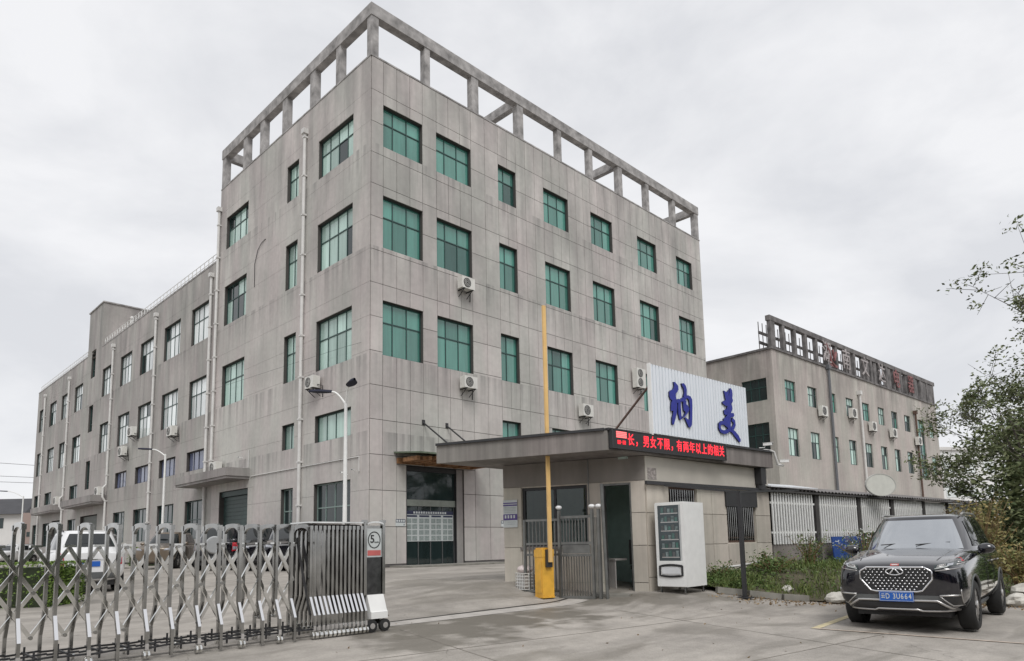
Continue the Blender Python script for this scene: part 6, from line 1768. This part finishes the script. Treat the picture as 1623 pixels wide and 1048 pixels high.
b = MB(); b.box(-.6, 1.8, -.05, -.002, 3.4, 4.0); b.box(3, 5, -.05, -.002, 3.4, 4.0); b.build('window', M['pane_dark'], h2)
h3 = thing('pale_block', 'pale distant building seen beyond the workshop through the tree', 'building', (102, 26.5, 0), R(-38))
b = MB(); b.box(-3, 16, 0, 10, 0, 12.5); b.build('wall', M['far_white'], h3)
b = MB(); b.box(-3.3, 16.3, -.3, 10.3, 12.502, 12.9); b.build('roof_edge', M['house_white'], h3)
for i in range(6):
    for z in (3.0, 6.2, 9.4): b = MB(); b.box(-1.8 + i * 2.9, -.2 + i * 2.9, -.04, -.002, z, z + 1.5); b.build('window', M['pane_white'], h3)
# far overhead cables
for i, (za, zb2, lab) in enumerate(((15.4, 14.4, 'topmost of the three thin overhead cables beyond the wing'), (13.2, 12.7, 'middle one of the three thin overhead cables beyond the wing'), (12.3, 11.9, 'lowest of the three thin overhead cables beyond the wing'))):
    b = MB(); b.tube([(-25, 118, za), (0, 122, za - .8), (30, 124, zb2)], .035, 5); o = b.build('overhead_cable', M['grey_cable']); tag(o, lab, 'cable', 'overhead cables')
b = MB(); b.tube([(14.64, 40, 10.0), (14.64, 24, 9.3), (14.7, 23, 9.25)], .006, 4); o = b.build('wall_cable', M['wire']); o['label'] = 'thin black cable slung along the upper wall of the wing'; o['category'] = 'cable'

# ------------------------------------------------------------------ across the road, behind the photographer
ax_ = thing('roadside_workshops', 'row of low brick workshops across the road from the gate', 'building', (-17, -17, -.4), R(-45))
b = MB(); b.box(-34, 34, -8, 0, 0, 5.2); b.build('wall', M['house_pink'], ax_)
b = MB(); b.add([(-34.6, -8.6, 5.2), (34.6, -8.6, 5.2), (34.6, .6, 5.2), (-34.6, .6, 5.2), (-34.6, -4, 7.6), (34.6, -4, 7.6)], [(0, 1, 5, 4), (2, 3, 4, 5), (1, 2, 5), (3, 0, 4), (0, 3, 2, 1)]); b.build('roof', M['roof_dark'], ax_)
for i in range(12):
    b = MB(); b.box(-32 + i * 5.6, -30 + i * 5.6, .002, .05, 1.2, 3.4); b.build('window', M['pane_dark'], ax_)
for k, (x, y) in enumerate(((-22, -2), (-11, -14), (-3, -23), (8, -26))):
    bush('unseen_street_tree', ('round street tree', 'second round street tree', 'third round street tree', 'fourth round street tree')[k] + ' across the road, unseen and added for dark reflections', (x, y, -.3), 3.4, 3.4, 8.2, 420, .5, M['leaf_dark'], cat='tree', group='unseen trees across the road')  # out of view, added to darken reflections in gate, car and glass

b = MB(); b.tube([(BX - .05, BY + 9.3, 16.58), (BX - .07, BY + 9.7, 16.5), (BX - .07, BY + 10.1, 16.25), (BX - .07, BY + 10.42, 15.6), (BX - .05, BY + 10.43, 14.4)], .016, 5); o = b.build('loose_cable', M['wire']); tag(o, 'loose dark cable sagging down the side wall of the office building', 'cable')

bush('dense_bush', 'unseen dark bush added to darken the car side, the one nearest the road', (15.2, -2.3, -.3), 2.0, 1.5, 3.0, 420, .22, M['leaf_dark'])  # unseen from the camera, added so the car flank reflects dark
bush('dense_bush', 'unseen dark bush added to darken the car side, the one next to the rubble heap', (19.6, -1.7, -.3), 2.4, 1.6, 3.4, 480, .22, M['leaf_dark'])  # second unseen bush, added for the same dark reflection
